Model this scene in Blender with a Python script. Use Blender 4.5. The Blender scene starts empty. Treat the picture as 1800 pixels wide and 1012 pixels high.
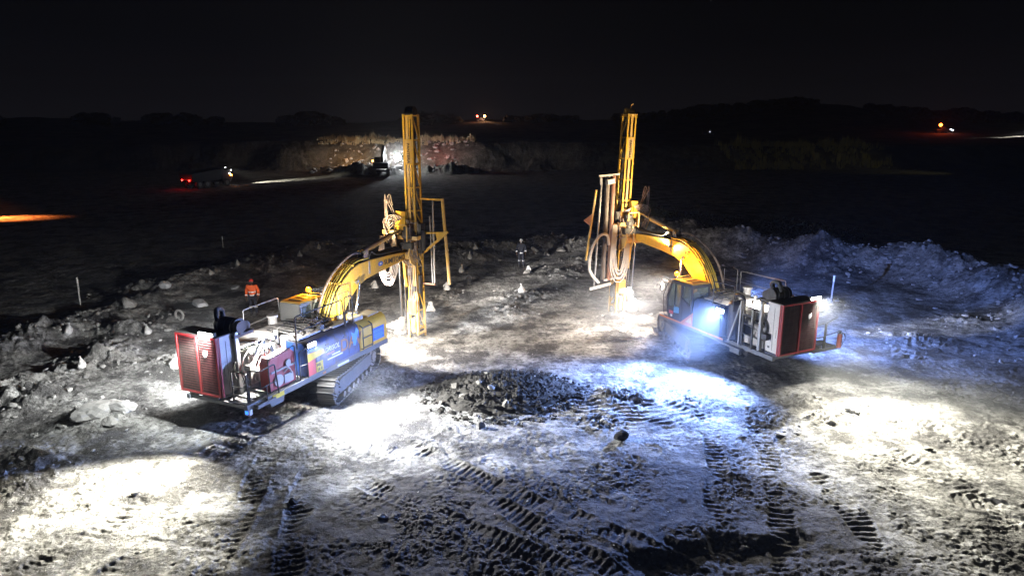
import bpy, bmesh, math, random
import numpy as np
from mathutils import Vector, Matrix, noise as mnoise
random.seed(7)
R = math.radians
scene = bpy.context.scene
C = scene.collection
# ---------------------------------------------------------------- camera, world, exposure
cam_d = bpy.data.cameras.new('camera'); cam = bpy.data.objects.new('camera', cam_d); C.objects.link(cam)
cam_d.sensor_width = 36; cam_d.lens = 1198 / 1800 * 36
cam_d.clip_start = 0.1; cam_d.clip_end = 6000
CAMH = 9.5; PITCH = R(13.7); FPX = 1198.0
cam.location = (0, 0, CAMH); cam.rotation_euler = (R(90) - PITCH, 0, 0)
scene.camera = cam
scene.view_settings.view_transform = 'Standard'; scene.view_settings.look = 'None'
scene.view_settings.exposure = 0; scene.view_settings.gamma = 1
scene.render.engine = 'CYCLES'
scene.cycles.max_bounces = 5; scene.cycles.diffuse_bounces = 2; scene.cycles.glossy_bounces = 3
scene.cycles.transmission_bounces = 4; scene.cycles.volume_bounces = 0
scene.cycles.sample_clamp_indirect = 4.0
scene.cycles.use_light_tree = True
scene.cycles.use_denoising = True; scene.cycles.denoiser = 'OPENIMAGEDENOISE'; scene.cycles.denoising_prefilter = 'ACCURATE'; scene.cycles.use_adaptive_sampling = False; scene.cycles.volume_step_rate = 2.0

w = bpy.data.worlds.new('World'); scene.world = w; w.use_nodes = True
nt = w.node_tree; nt.nodes.clear()
wo = nt.nodes.new('ShaderNodeOutputWorld'); bg = nt.nodes.new('ShaderNodeBackground')
tc = nt.nodes.new('ShaderNodeTexCoord'); sp = nt.nodes.new('ShaderNodeSeparateXYZ')
rp = nt.nodes.new('ShaderNodeValToRGB')
nt.links.new(tc.outputs['Generated'], sp.inputs[0]); nt.links.new(sp.outputs['Z'], rp.inputs[0])
e = rp.color_ramp.elements
e[0].position = 0.0; e[0].color = (.0048, .0044, .0052, 1)
e[1].position = 0.75; e[1].color = (.0006, .0007, .0009, 1)
x_ = e.new(.10); x_.color = (.0020, .0020, .0025, 1)
x_ = e.new(.25); x_.color = (.0010, .0010, .0014, 1)
vo = nt.nodes.new('ShaderNodeTexVoronoi'); vo.inputs['Scale'].default_value = 150
lt = nt.nodes.new('ShaderNodeMath'); lt.operation = 'LESS_THAN'; lt.inputs[1].default_value = .035
wn = nt.nodes.new('ShaderNodeSeparateXYZ')
gt = nt.nodes.new('ShaderNodeMath'); gt.operation = 'GREATER_THAN'; gt.inputs[1].default_value = .88
mu = nt.nodes.new('ShaderNodeMath'); mu.operation = 'MULTIPLY'
mu2 = nt.nodes.new('ShaderNodeMath'); mu2.operation = 'MULTIPLY'; mu2.inputs[1].default_value = .12
ad = nt.nodes.new('ShaderNodeMixRGB'); ad.blend_type = 'ADD'; ad.inputs[0].default_value = 1
nt.links.new(tc.outputs['Generated'], vo.inputs['Vector']); nt.links.new(vo.outputs['Distance'], lt.inputs[0])
nt.links.new(vo.outputs['Color'], wn.inputs[0]); nt.links.new(wn.outputs[0], gt.inputs[0])
nt.links.new(lt.outputs[0], mu.inputs[0]); nt.links.new(gt.outputs[0], mu.inputs[1]); nt.links.new(mu.outputs[0], mu2.inputs[0])
nt.links.new(rp.outputs[0], ad.inputs[1]); nt.links.new(mu2.outputs[0], ad.inputs[2])
nt.links.new(ad.outputs[0], bg.inputs[0]); bg.inputs[1].default_value = 1.0
nt.links.new(bg.outputs[0], wo.inputs[0])

# ---------------------------------------------------------------- helpers
def gpt(u, v, z=0.0):
    """ground position of a place seen at (u, v) of the 1800 px wide survey picture"""
    x = (u - 900) / FPX; y = (506 - v) / FPX
    Y = math.cos(PITCH) + y * math.sin(PITCH); Z = -math.sin(PITCH) + y * math.cos(PITCH)
    t = (z - CAMH) / Z
    return (x * t, Y * t)

def tag(o, label=None, cat=None, group=None, kind=None):
    if label: o['label'] = label
    if cat: o['category'] = cat
    if group: o['group'] = group
    if kind: o['kind'] = kind
    return o

def empty(name, loc=(0, 0, 0), rz=0, label=None, cat=None, group=None):
    o = bpy.data.objects.new(name, None); C.objects.link(o)
    o.location = loc; o.rotation_euler = (0, 0, rz); o.empty_display_size = .3
    return tag(o, label, cat, group)

class MB:
    def __init__(s): s.v = []; s.f = []
    def add(s, vs, fs):
        n = len(s.v); s.v += [tuple(p) for p in vs]; s.f += [tuple(i + n for i in f) for f in fs]; return s
    def box(s, lo, hi, rot=None, piv=None):
        (a, b, c), (d, e_, f) = lo, hi
        vs = [Vector(p) for p in ((a,b,c),(d,b,c),(d,e_,c),(a,e_,c),(a,b,f),(d,b,f),(d,e_,f),(a,e_,f))]
        if rot is not None:
            pv = Vector(piv) if piv else (Vector(lo) + Vector(hi)) / 2
            vs = [rot @ (p - pv) + pv for p in vs]
        return s.add(vs, [(0,3,2,1),(4,5,6,7),(0,1,5,4),(1,2,6,5),(2,3,7,6),(3,0,4,7)])
    def bar(s, p0, p1, wy=.05, wz=.05):
        p0 = Vector(p0); p1 = Vector(p1); d = (p1 - p0); L = d.length; d.normalize()
        up = Vector((0, 0, 1)) if abs(d.z) < .95 else Vector((1, 0, 0))
        a = d.cross(up).normalized() * wy / 2; b = a.cross(d).normalized() * wz / 2
        vs = [p0 - a - b, p0 + a - b, p0 + a + b, p0 - a + b, p1 - a - b, p1 + a - b, p1 + a + b, p1 - a + b]
        return s.add(vs, [(0,3,2,1),(4,5,6,7),(0,1,5,4),(1,2,6,5),(2,3,7,6),(3,0,4,7)])
    def prism(s, poly, y0, y1, plane='xz'):
        n = len(poly)
        f = (lambda p, t: (p[0], t, p[1])) if plane == 'xz' else ((lambda p, t: (t, p[0], p[1])) if plane == 'yz' else (lambda p, t: (p[0], p[1], t)))
        vs = [f(p, y0) for p in poly] + [f(p, y1) for p in poly]
        fs = [tuple(range(n)), tuple(range(2 * n - 1, n - 1, -1))] + [(i, i + n, (i + 1) % n + n, (i + 1) % n) for i in range(n)]
        return s.add(vs, fs)
    def tube(s, pts, r=.02, n=8, smooth=False, rs=None, cap=True):
        pts = [Vector(p) for p in pts]
        if smooth: pts = crom(pts, smooth if smooth is not True else 6)
        m = len(pts); vs = []; prev = None
        for i, p in enumerate(pts):
            d = (pts[min(i + 1, m - 1)] - pts[max(i - 1, 0)])
            if d.length < 1e-6: d = Vector((0, 0, 1))
            d.normalize()
            if prev is None:
                up = Vector((0, 0, 1)) if abs(d.z) < .9 else Vector((1, 0, 0)); a = d.cross(up).normalized()
            else:
                a = (prev - d * prev.dot(d))
                a = a.normalized() if a.length > 1e-5 else d.orthogonal().normalized()
            prev = a; b = d.cross(a)
            rr = rs[i] if rs else r
            vs += [p + (a * math.cos(2 * math.pi * k / n) + b * math.sin(2 * math.pi * k / n)) * rr for k in range(n)]
        fs = [(i * n + k, i * n + (k + 1) % n, (i + 1) * n + (k + 1) % n, (i + 1) * n + k) for i in range(m - 1) for k in range(n)]
        if cap: fs += [tuple(range(n - 1, -1, -1)), tuple((m - 1) * n + k for k in range(n))]
        return s.add(vs, fs)
    def cyl(s, p0, p1, r, r1=None, n=20): return s.tube([p0, p1], r, n, rs=[r, r if r1 is None else r1])
    def ball(s, c, r, sx=1, sy=1, sz=1, n=12):
        c = Vector(c); vs = []; fs = []
        for i in range(n // 2 + 1):
            t = math.pi * i / (n // 2)
            for k in range(n):
                a = 2 * math.pi * k / n
                vs.append((c.x + r * sx * math.sin(t) * math.cos(a), c.y + r * sy * math.sin(t) * math.sin(a), c.z + r * sz * math.cos(t)))
        for i in range(n // 2):
            for k in range(n): fs.append((i * n + k, (i + 1) * n + k, (i + 1) * n + (k + 1) % n, i * n + (k + 1) % n))
        return s.add(vs, fs)
    def rail(s, pts, r=.02, rad=.08):
        """bent pipe: corners rounded"""
        pts = [Vector(p) for p in pts]; out = [pts[0]]
        for i in range(1, len(pts) - 1):
            a, b, c = pts[i - 1], pts[i], pts[i + 1]
            d1 = (a - b); d2 = (c - b); q = min(rad, d1.length / 2, d2.length / 2)
            p1 = b + d1.normalized() * q; p2 = b + d2.normalized() * q
            for t in (0, .25, .5, .75, 1): out.append(p1 * (1 - t) ** 2 + b * 2 * t * (1 - t) + p2 * t * t)
        out.append(pts[-1]); return s.tube(out, r, 8)
    def build(s, name, mat, parent=None, bevel=0, smooth=False, loc=None):
        me = bpy.data.meshes.new(name); me.from_pydata(s.v, [], s.f); me.update()
        if isinstance(mat, (list, tuple)):
            for m in mat: me.materials.append(m)
        else: me.materials.append(mat)
        if smooth:
            me.shade_smooth(); me.set_sharp_from_angle(angle=R(40))
        o = bpy.data.objects.new(name, me); C.objects.link(o)
        if parent: o.parent = parent
        if loc: o.location = loc
        if bevel:
            b = o.modifiers.new('bevel', 'BEVEL'); b.width = bevel; b.segments = 2; b.limit_method = 'ANGLE'; b.angle_limit = R(40)
        return o

def crom(p, k=6):
    out = []
    for i in range(len(p) - 1):
        a = p[max(i - 1, 0)]; b = p[i]; c = p[i + 1]; d = p[min(i + 2, len(p) - 1)]
        for j in range(k):
            t = j / k
            out.append(.5 * ((2 * b) + (c - a) * t + (2 * a - 5 * b + 4 * c - d) * t * t + (3 * b - a - 3 * c + d) * t ** 3))
    out.append(p[-1]); return out

# ---------------------------------------------------------------- materials
def newmat(name):
    m = bpy.data.materials.new(name); m.use_nodes = True
    return m, m.node_tree, m.node_tree.nodes['Principled BSDF']
def paint(name, col, rough=.45, metal=0.0, dust=.35, var=.12, scale=2.5, dustcol=(.30, .28, .25), spec=.5):
    """painted or bare surface with grime, worn spots and dust that has settled in patches"""
    m, t, b = newmat(name); N = t.nodes; L = t.links
    co = N.new('ShaderNodeTexCoord')
    n1 = N.new('ShaderNodeTexNoise'); n1.inputs['Scale'].default_value = scale; n1.inputs['Detail'].default_value = 8; n1.inputs['Roughness'].default_value = .65
    n2 = N.new('ShaderNodeTexNoise'); n2.inputs['Scale'].default_value = scale * 9; n2.inputs['Detail'].default_value = 5
    L.new(co.outputs['Object'], n1.inputs['Vector']); L.new(co.outputs['Object'], n2.inputs['Vector'])
    hs = N.new('ShaderNodeMixRGB'); hs.blend_type = 'MIX'
    hs.inputs[1].default_value = (*[c * (1 - var * 2) for c in col], 1); hs.inputs[2].default_value = (*[min(1, c * (1 + var)) for c in col], 1)
    L.new(n2.outputs[0], hs.inputs[0])
    mr = N.new('ShaderNodeMapRange'); mr.inputs[1].default_value = .42; mr.inputs[2].default_value = .75; mr.inputs[3].default_value = 0; mr.inputs[4].default_value = dust
    L.new(n1.outputs[0], mr.inputs[0])
    st = N.new('ShaderNodeMapping'); st.inputs['Scale'].default_value = (9, 9, .7); n3 = N.new('ShaderNodeTexNoise'); n3.inputs['Scale'].default_value = 1.2; n3.inputs['Detail'].default_value = 5; L.new(co.outputs['Object'], st.inputs[0]); L.new(st.outputs[0], n3.inputs['Vector'])
    sm = N.new('ShaderNodeMapRange'); sm.inputs[1].default_value = .5; sm.inputs[2].default_value = .72; sm.inputs[4].default_value = dust * .55; L.new(n3.outputs[0], sm.inputs[0])
    ge = N.new('ShaderNodeNewGeometry'); se = N.new('ShaderNodeSeparateXYZ'); L.new(ge.outputs['Normal'], se.inputs[0])
    up = N.new('ShaderNodeMapRange'); up.inputs[1].default_value = .3; up.inputs[2].default_value = 1; up.inputs[4].default_value = dust * 1.1
    L.new(se.outputs[2], up.inputs[0])
    ad = N.new('ShaderNodeMath'); ad.operation = 'ADD'; ad.use_clamp = True; L.new(mr.outputs[0], ad.inputs[0]); L.new(up.outputs[0], ad.inputs[1])
    a2 = N.new('ShaderNodeMath'); a2.operation = 'ADD'; a2.use_clamp = True; L.new(ad.outputs[0], a2.inputs[0]); L.new(sm.outputs[0], a2.inputs[1]); ad = a2
    mx = N.new('ShaderNodeMixRGB'); L.new(ad.outputs[0], mx.inputs[0]); L.new(hs.outputs[0], mx.inputs[1]); mx.inputs[2].default_value = (*dustcol, 1)
    L.new(mx.outputs[0], b.inputs['Base Color'])
    ro = N.new('ShaderNodeMapRange'); ro.inputs[3].default_value = rough; ro.inputs[4].default_value = min(1, rough + .45); L.new(ad.outputs[0], ro.inputs[0])
    L.new(ro.outputs[0], b.inputs['Roughness']); b.inputs['Metallic'].default_value = metal
    b.inputs['Specular IOR Level'].default_value = spec
    bu = N.new('ShaderNodeBump'); bu.inputs['Strength'].default_value = .12; bu.inputs['Distance'].default_value = .01
    L.new(n2.outputs[0], bu.inputs['Height']); L.new(bu.outputs[0], b.inputs['Normal'])
    return m
def emit(name, col, s):
    m, t, b = newmat(name); b.inputs['Base Color'].default_value = (*col, 1)
    b.inputs['Emission Color'].default_value = (*col, 1); b.inputs['Emission Strength'].default_value = s; return m
YEL = paint('yellow_paint', (.76, .43, .025), .45, dust=.6, var=.2, dustcol=(.34, .24, .13), scale=1.6)
YELT = paint('tank_yellow_paint', (.76, .44, .03), .4, dust=.3, dustcol=(.25, .17, .08), scale=2)
YELD = paint('dusty_yellow_paint', (.70, .42, .08), .55, dust=.85, dustcol=(.50, .38, .28), scale=2)
BLUE = paint('blue_panel_paint', (.012, .07, .30), .35, dust=.95, dustcol=(.035, .03, .035), scale=1.8)
DBLUE = paint('dark_blue_panel_paint', (.012, .045, .20), .35, dust=.7, dustcol=(.03, .03, .04), scale=1.8)
BLK = paint('black_rubber', (.018, .018, .02), .55, dust=.2)
DARK = paint('dark_cab_paint', (.03, .032, .05), .4, dust=.2, dustcol=(.12, .11, .11))
CHAS = paint('grey_chassis_paint', (.11, .12, .14), .5, dust=.3)
STEEL = paint('worn_steel', (.33, .33, .34), .38, metal=.75, dust=.35)
CHROME = paint('chrome_rod', (.75, .76, .78), .18, metal=1, dust=.1)
TRACKM = paint('track_steel', (.22, .21, .20), .5, metal=.45, dust=.6, dustcol=(.26, .25, .24))
RED = paint('red_louvre_paint', (.30, .012, .016), .4, dust=.2, dustcol=(.12, .05, .04))
REDD = paint('grimy_louvre_slat', (.10, .008, .010), .5, dust=.35, dustcol=(.07, .05, .05))
RED2 = paint('dusty_red_paint', (.42, .05, .05), .45, dust=.35, dustcol=(.40, .25, .22))
WHITE = paint('white_cover_paint', (.62, .60, .60), .5, dust=.4, dustcol=(.40, .34, .31))
PLAST = paint('white_plastic', (.75, .74, .72), .5, dust=.2)
ENG = paint('engine_metal', (.42, .41, .39), .4, metal=.5, dust=.4)
DUSTY = paint('dust_coated_metal', (.50, .47, .44), .8, dust=.8, dustcol=(.56, .53, .49))
HOSE = paint('hydraulic_hose', (.10, .08, .07), .45, dust=1.0, dustcol=(.46, .35, .29))
HOSEY = paint('yellow_hose_sleeve', (.80, .58, .08), .5, dust=.2)
RUST = paint('rusty_rod', (.28, .13, .08), .6, metal=.3, dust=.4)
ORNG = paint('orange_stripe', (.62, .20, .05), .45, dust=.2)
STKY = paint('yellow_sticker', (.72, .52, .04), .45, dust=.08)
STKR = paint('pink_red_sticker', (.62, .10, .10), .45, dust=.08)
STKB = paint('blue_sign', (.02, .14, .62), .4, dust=.05)
STKW = paint('white_lettering', (.80, .80, .82), .5, dust=.1)
STKO = paint('faded_orange_lettering', (.45, .17, .06), .6, dust=.5, dustcol=(.08, .09, .14))
STKC = paint('light_blue_lettering', (.10, .35, .80), .5, dust=.1)
STKG = paint('black_lettering', (.02, .02, .025), .5, dust=.1)
STKP = paint('pink_lettering', (.75, .35, .40), .5, dust=.1)
GLASS, _t, _b = newmat('cab_glass'); _tr = _t.nodes.new('ShaderNodeBsdfTransparent'); _tr.inputs[0].default_value = (.72, .80, .78, 1)
_mx = _t.nodes.new('ShaderNodeMixShader'); _mx.inputs[0].default_value = .22; _b.inputs['Base Color'].default_value = (.45, .5, .5, 1); _b.inputs['Roughness'].default_value = .3
_t.links.new(_tr.outputs[0], _mx.inputs[1]); _t.links.new(_b.outputs[0], _mx.inputs[2]); _t.links.new(_mx.outputs[0], _t.nodes['Material Output'].inputs['Surface'])
LAMPW = emit('work_lamp_glow', (.93, .97, 1.0), 25)
LAMPB = emit('cold_work_lamp_glow', (.65, .80, 1.0), 25)
BEAC = emit('amber_beacon_glow', (1.0, .38, .03), 2.2)
REDL = emit('red_tail_glow', (1.0, .012, .008), 45)
ORGL = emit('orange_lamp_glow', (1.0, .25, .04), 45)
FARW = emit('far_white_lamp_glow', (.9, .95, 1.0), 400)

# ---------------------------------------------------------------- numpy noise
_rs = np.random.RandomState(3)
_perm = _rs.permutation(4096); _gr = _rs.rand(4096) * 2 * np.pi
_gx = np.cos(_gr); _gy = np.sin(_gr)
def pn(x, y):
    xi = np.floor(x).astype(np.int64); yi = np.floor(y).astype(np.int64); xf = x - xi; yf = y - yi
    u = xf * xf * xf * (xf * (xf * 6 - 15) + 10); v = yf * yf * yf * (yf * (yf * 6 - 15) + 10)
    def g(a, b, fx, fy):
        h = _perm[(_perm[a & 4095] + b) & 4095]; return _gx[h] * fx + _gy[h] * fy
    n00 = g(xi, yi, xf, yf); n10 = g(xi + 1, yi, xf - 1, yf); n01 = g(xi, yi + 1, xf, yf - 1); n11 = g(xi + 1, yi + 1, xf - 1, yf - 1)
    return (n00 + u * (n10 - n00)) * (1 - v) + (n01 + u * (n11 - n01)) * v
def fbm(x, y, f, o, g=.5):
    s = 0; a = 1
    for i in range(o): s = s + a * pn(x * f + 17.3 * i, y * f - 9.1 * i); f *= 2; a *= g
    return s
def sst(a, b, x):
    t = np.clip((x - a) / (b - a), 0, 1); return t * t * (3 - 2 * t)
def seglines(x, y, pts):
    """distance along and across a polyline"""
    bd = np.full(x.shape, 1e9); bs = np.zeros(x.shape); bl = np.zeros(x.shape); acc = 0
    for (ax, ay), (bx, by) in zip(pts[:-1], pts[1:]):
        dx, dy = bx - ax, by - ay; L = math.hypot(dx, dy)
        t = ((x - ax) * dx + (y - ay) * dy) / L
        tc_ = np.clip(t, 0, L); d = np.hypot(x - ax - tc_ * dx / L, y - ay - tc_ * dy / L)
        lat = (-(x - ax) * dy + (y - ay) * dx) / L
        k = d < bd; bd = np.where(k, d, bd); bs = np.where(k, acc + t, bs); bl = np.where(k, lat, bl); acc += L
    return bd, bs, bl

P_ = lambda *a: [gpt(u, v) for u, v in a]
TREADS = [  # (path, width, pitch, depth)
    (P_((255, 820), (170, 850), (60, 880)), .55, .20, .05),
    (P_((350, 850), (250, 885), (190, 930), (60, 1000)), .60, .20, .055),
    (P_((350, 925), (290, 945), (200, 1010)), .60, .20, .055),
    (P_((470, 800), (440, 880), (400, 960), (360, 1040)), .65, .21, .06),
    (P_((560, 800), (530, 870), (500, 1030)), .65, .21, .05),
    (P_((740, 790), (860, 850), (990, 905), (1200, 980)), .62, .20, .055),
    (P_((640, 850), (760, 905), (900, 960), (1010, 1010)), .62, .20, .055),
    (P_((880, 890), (960, 940), (1100, 1010)), .60, .20, .05),
    (P_((1200, 690), (1245, 740), (1262, 820), (1255, 900)), .60, .20, .055),
    (P_((1300, 690), (1350, 790), (1375, 900), (1390, 1020)), .65, .20, .055),
    (P_((1440, 840), (1500, 900), (1540, 960)), .65, .20, .06),
    (P_((1590, 800), (1690, 850), (1730, 880), (1840, 910)), .62, .24, .075),
    (P_((1700, 880), (1830, 905)), .8, .20, .07),
    (P_((1620, 745), (1760, 790), (1860, 850)), .55, .22, .05),
    (P_((660, 690), (690, 740), (660, 800)), .55, .20, .03),
    (P_((980, 470), (930, 520), (860, 580)), .6, .22, .03),
]
MOUNDS = [  # cuttings heaps: picture u, v, radius, height
    (70, 590, 1.8, .55), (180, 640, 1.9, .45), (292, 640, 1.3, .35), (185, 730, 1.7, .35), (235, 585, 2.0, .5), (40, 705, 2.2, .6),
    (110, 590, 1.4, .3), (40, 820, 1.5, .3), (20, 870, 1.0, .2), (300, 560, 1.6, .25), (480, 470, 2.4, .45), (560, 440, 2.5, .35),
    (250, 510, 2.2, .35), (350, 490, 2.0, .3), (655, 505, .8, .12), (800, 440, 2.6, .5), (835, 455, 1.6, .35), (900, 440, 2.2, .45), (960, 430, 2.0, .45),
    (1010, 430, 2.4, .6), (1030, 460, 2.2, .4), (990, 480, 1.8, .3), (920, 520, 2.0, .25), (890, 545, 1.8, .18), (780, 520, 1.5, .12),
    (1330, 440, 3.5, .9), (1380, 430, 3.0, .9), (1460, 530, .8, .2), (1620, 600, 1.8, .15), (1590, 622, .9, .15), (1350, 735, 1.1, .14), (1420, 705, 1.2, .12),
    (1680, 560, 1.5, .25), (1120, 585, 1.4, .12), (1450, 480, 2.5, .4), (690, 590, 1.0, .12), (1080, 560, 1.0, .15), (1090, 700, 1.0, .22), (1060, 740, .9, .12),
    (1440, 740, .9, .15),
]
BERM = [(11, 56), (15, 50.5), (20.5, 45.5), (25.5, 43.5), (27, 38.5), (27.0, 33.5), (25.5, 28), (23.5, 24), (23.5, 18)]
DARKSPOTS = P_((1080, 672), (870, 700))
def ground_h(x, y, fine=True):
    x = np.asarray(x, float); y = np.asarray(y, float)
    r = np.hypot(x, y)
    near = 1 - sst(60, 110, r)
    h = .16 * fbm(x, y, .11, 3) * near
    flat = np.exp(-((x + 7) ** 2 + (y - 24) ** 2) / 22) + np.exp(-((x - 8.5) ** 2 + (y - 28.5) ** 2) / 22)
    h = h * (1 - np.clip(flat, 0, 1))
    # cuttings heaps
    rub = np.zeros(x.shape)
    for (u, v, rad, ht) in MOUNDS:
        cx, cy = gpt(u, v); d = np.hypot(x - cx, y - cy) / rad
        m = np.exp(-(d * 1.5) ** 2); h = h + ht * m * (.72 + .9 * fbm(x + u, y + v, .9, 3)); rub = np.maximum(rub, m)
    # spoil bank at the right
    bd, bs, bl = seglines(x, y, BERM)
    wob = 1 + .55 * fbm(x, y, .22, 4)
    m = np.exp(-(bd / 1.9) ** 2); h = h + 1.65 * m * wob; rub = np.maximum(rub, m * 1.1)
    # low ridges on the left and at the back
    ms = 0
    for pts, wd, ht in [(P_((-60, 640), (60, 600), (200, 555), (330, 500), (450, 462), (600, 430)), 1.7, .38), (P_((-80, 700), (30, 690), (110, 655), (200, 615)), 1.2, .25),
                        (P_((640, 440), (760, 460), (850, 440), (1000, 425), (1100, 430)), 1.8, .35)]:
        bd, bs, bl = seglines(x, y, pts); m = np.exp(-(bd / wd) ** 2); h = h + ht * m * (1 + .9 * fbm(x + 5, y, .35, 3)); rub = np.maximum(rub, m * .8)
    # far quarry bank, terrace and hills
    bank = sst(138, 149, y + .25 * fbm(x, y, .05, 3) * 14 - .0006 * (x + 22) ** 2)
    h = h + 5.6 * bank * (1 - .25 * sst(20, 90, np.abs(x + 24))) * (1 + .10 * fbm(x, y, .12, 4))
    for cx, cy, rx, ry, ht in ((-27, 128, 5.5, 3.0, 2.6), (-12.5, 131, 6, 3, 2.1), (-34, 133, 4, 3, 1.2)): h = h + ht * np.exp(-((x - cx) / rx) ** 2 - ((y - cy) / ry) ** 2) * (.8 + .9 * fbm(x, y, .4, 4))
    th = np.degrees(np.arctan2(x, y))
    crest = 10.6 + 9.5 * np.exp(-((th - 23) / 9.5) ** 2) + 4.5 * np.exp(-((th + 30) / 14) ** 2) * .2 + 1.2 * fbm(th, th * 0 + 3, .15, 4) * 2
    h = h + (crest - 5.6) * sst(215, 420, r) * (1 - .6 * sst(600, 1500, r))
    edge_ = [gpt(*q) for q in ((980, 1040), (1070, 968), (1130, 945), (1330, 928), (1480, 925), (1560, 935), (1640, 1030))]
    ex = np.array([q[0] for q in edge_]); ey = np.array([q[1] for q in edge_]); ei = np.interp(x, ex, ey, left=-99, right=-99)
    h = h - .20 * sst(0, .7, ei - y + .5 * fbm(x, y, 1.1, 4)) * (r < 40) * sst(2.0, 3.2, x) * (1 - sst(5.5, 8.5, x))
    if fine:
        far_ = sst(133, 139, y) * (1 - sst(147, 152, y)) + np.exp(-((x + 20) / 18) ** 2 - ((y - 131) / 4) ** 2)
        h = h + far_ * (.35 * np.abs(fbm(x, y, .35, 4, .6)) - .2)
        rr = np.clip(rub, 0, 1)
        k = 1 - sst(50, 75, r)
        rough = fbm(x, y, 1.3, 3)
        h = h + k * (.045 * rough + .020 * fbm(x, y, 6, 3) * (.6 + 1.6 * sst(-.1, .3, fbm(x + 40, y, .5, 3))))
        rock = np.abs(fbm(x + 31, y, 1.5, 5, .58))
        h = h + k * rr * (.34 * rock - .05)
        # churned soil patches
        ch = sst(-.02, .35, fbm(x - 9, y + 4, .42, 4)) * (1 - flat.clip(0, 1))
        h = h + k * ch * .085 * (1 - .65 * sst(21, 28, y)) * (np.abs(fbm(x, y, 2.6, 4, .62)) - .15)
        for pts, wd, pitch, dep in TREADS:
            xs = [p[0] for p in pts]; ys = [p[1] for p in pts]
            sel = (x > min(xs) - 1.2) & (x < max(xs) + 1.2) & (y > min(ys) - 1.2) & (y < max(ys) + 1.2)
            if not sel.any(): continue
            X = x[sel]; Y = y[sel]
            wx = .10 * pn(X * .9, Y * .9)
            bd, bs, bl = seglines(X + wx, Y + wx, pts)
            inn = 1 - sst(wd * .42, wd * .54, bd)
            patch = sst(-.25, .22, fbm(X + 3, Y - 8, .8, 4))
            s = (bs + .12 * bl) / pitch * 2 * np.pi + 1.3 * pn(X * 1.2, Y * 1.2)
            wave = np.clip(np.sin(s) * 1.15 + .9 * pn(X * 7, Y * 7), -1, 1)
            edge = np.exp(-((bd - wd * .56) / .06) ** 2)
            hh = h[sel]; ir = .55 + .9 * np.abs(pn(X * 3.1, Y * 3.1 + 7)) * 1.6; hh = hh + inn * patch * (wave * dep * .36 * ir - dep * .40) + edge * patch * .03 * (.5 + 1.5 * np.abs(pn(X * 5, Y * 5)))
            h[sel] = hh
        # ripples left by the bucket beside the heap
        cx, cy = gpt(1090, 705); X = x - cx; Y = y - cy
        mm = np.exp(-((X / 3.2) ** 2 + (Y / 2.0) ** 2) ** 2)
        h = h + mm * .065 * np.clip(np.sin((np.hypot(X + 1.5, Y * 1.2 - 3.5) + .22 * pn(x * 1.5, y * 1.5)) / .17 * 2 * np.pi * .5) * 1.3, -1, 1) * (.6 + .8 * pn(x * 1.1, y * 1.1 + 4).clip(-.5, 1))
    return h
def gh(x, y): return float(ground_h(np.array([x]), np.array([y]))[0])

# ---------------------------------------------------------------- ground
def make_ground():
    inner = np.linspace(-R(42), R(42), 1180)
    outer = np.linspace(R(42), 2 * math.pi - R(42), 150)[1:-1]
    ang = np.concatenate([inner, outer])
    d = [.3, 2, 4, 6, 8, 9.5]
    x = 10.6
    while x < 33: d.append(x); x *= 1.00175
    while x < 60: d.append(x); x *= 1.0035
    while x < 130: d.append(x); x *= 1.012
    while x < 160: d.append(x); x *= 1.004
    while x < 3500: d.append(x); x *= 1.03
    d = np.array(d); A, D = np.meshgrid(ang, d)
    X = D * np.sin(A); Y = D * np.cos(A); Z = ground_h(X, Y)
    na, nd = len(ang), len(d)
    co = np.stack([X, Y, Z], -1).reshape(-1, 3)
    co = np.vstack([co, [[0, 0, gh(0, 0.1)]]])
    i = np.arange(nd - 1)[:, None]; j = np.arange(na)[None, :]; j2 = (j + 1) % na
    q = np.stack([i * na + j, (i + 1) * na + j, (i + 1) * na + j2, i * na + j2], -1).reshape(-1, 4)
    c = nd * na; tri = np.stack([np.full(na, c), np.arange(na), (np.arange(na) + 1) % na], -1)
    me = bpy.data.meshes.new('ground')
    me.vertices.add(len(co)); me.vertices.foreach_set('co', co.astype(np.float32).ravel())
    nl = q.size + tri.size; me.loops.add(nl); me.loops.foreach_set('vertex_index', np.concatenate([q.ravel(), tri.ravel()]).astype(np.int32))
    me.polygons.add(len(q) + len(tri))
    st = np.concatenate([np.arange(len(q)) * 4, q.size + np.arange(len(tri)) * 3]).astype(np.int32)
    me.polygons.foreach_set('loop_start', st)
    me.update(calc_edges=True); me.shade_smooth()
    o = bpy.data.objects.new('ground', me); C.objects.link(o); o['kind'] = 'structure'
    return o
ground = make_ground()
GM, t, b = newmat('dusty_quarry_ground'); N = t.nodes; L = t.links
def nz(vec, scale, det=6, ro=.6, dim='3D'):
    n = N.new('ShaderNodeTexNoise'); n.inputs['Scale'].default_value = scale; n.inputs['Detail'].default_value = det; n.inputs['Roughness'].default_value = ro
    L.new(vec, n.inputs['Vector']); return n.outputs[0]
def mr(x, a, b_, c, d_):
    n = N.new('ShaderNodeMapRange'); n.inputs[1].default_value = a; n.inputs[2].default_value = b_; n.inputs[3].default_value = c; n.inputs[4].default_value = d_
    L.new(x, n.inputs[0]); return n.outputs[0]
def mix(f, a, b_, bt='MIX'):
    n = N.new('ShaderNodeMixRGB'); n.blend_type = bt
    if isinstance(f, float): n.inputs[0].default_value = f
    else: L.new(f, n.inputs[0])
    for i, q in ((1, a), (2, b_)):
        if isinstance(q, tuple): n.inputs[i].default_value = (*q, 1)
        else: L.new(q, n.inputs[i])
    return n.outputs[0]
co = N.new('ShaderNodeTexCoord').outputs['Object']
geo = N.new('ShaderNodeNewGeometry')
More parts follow.
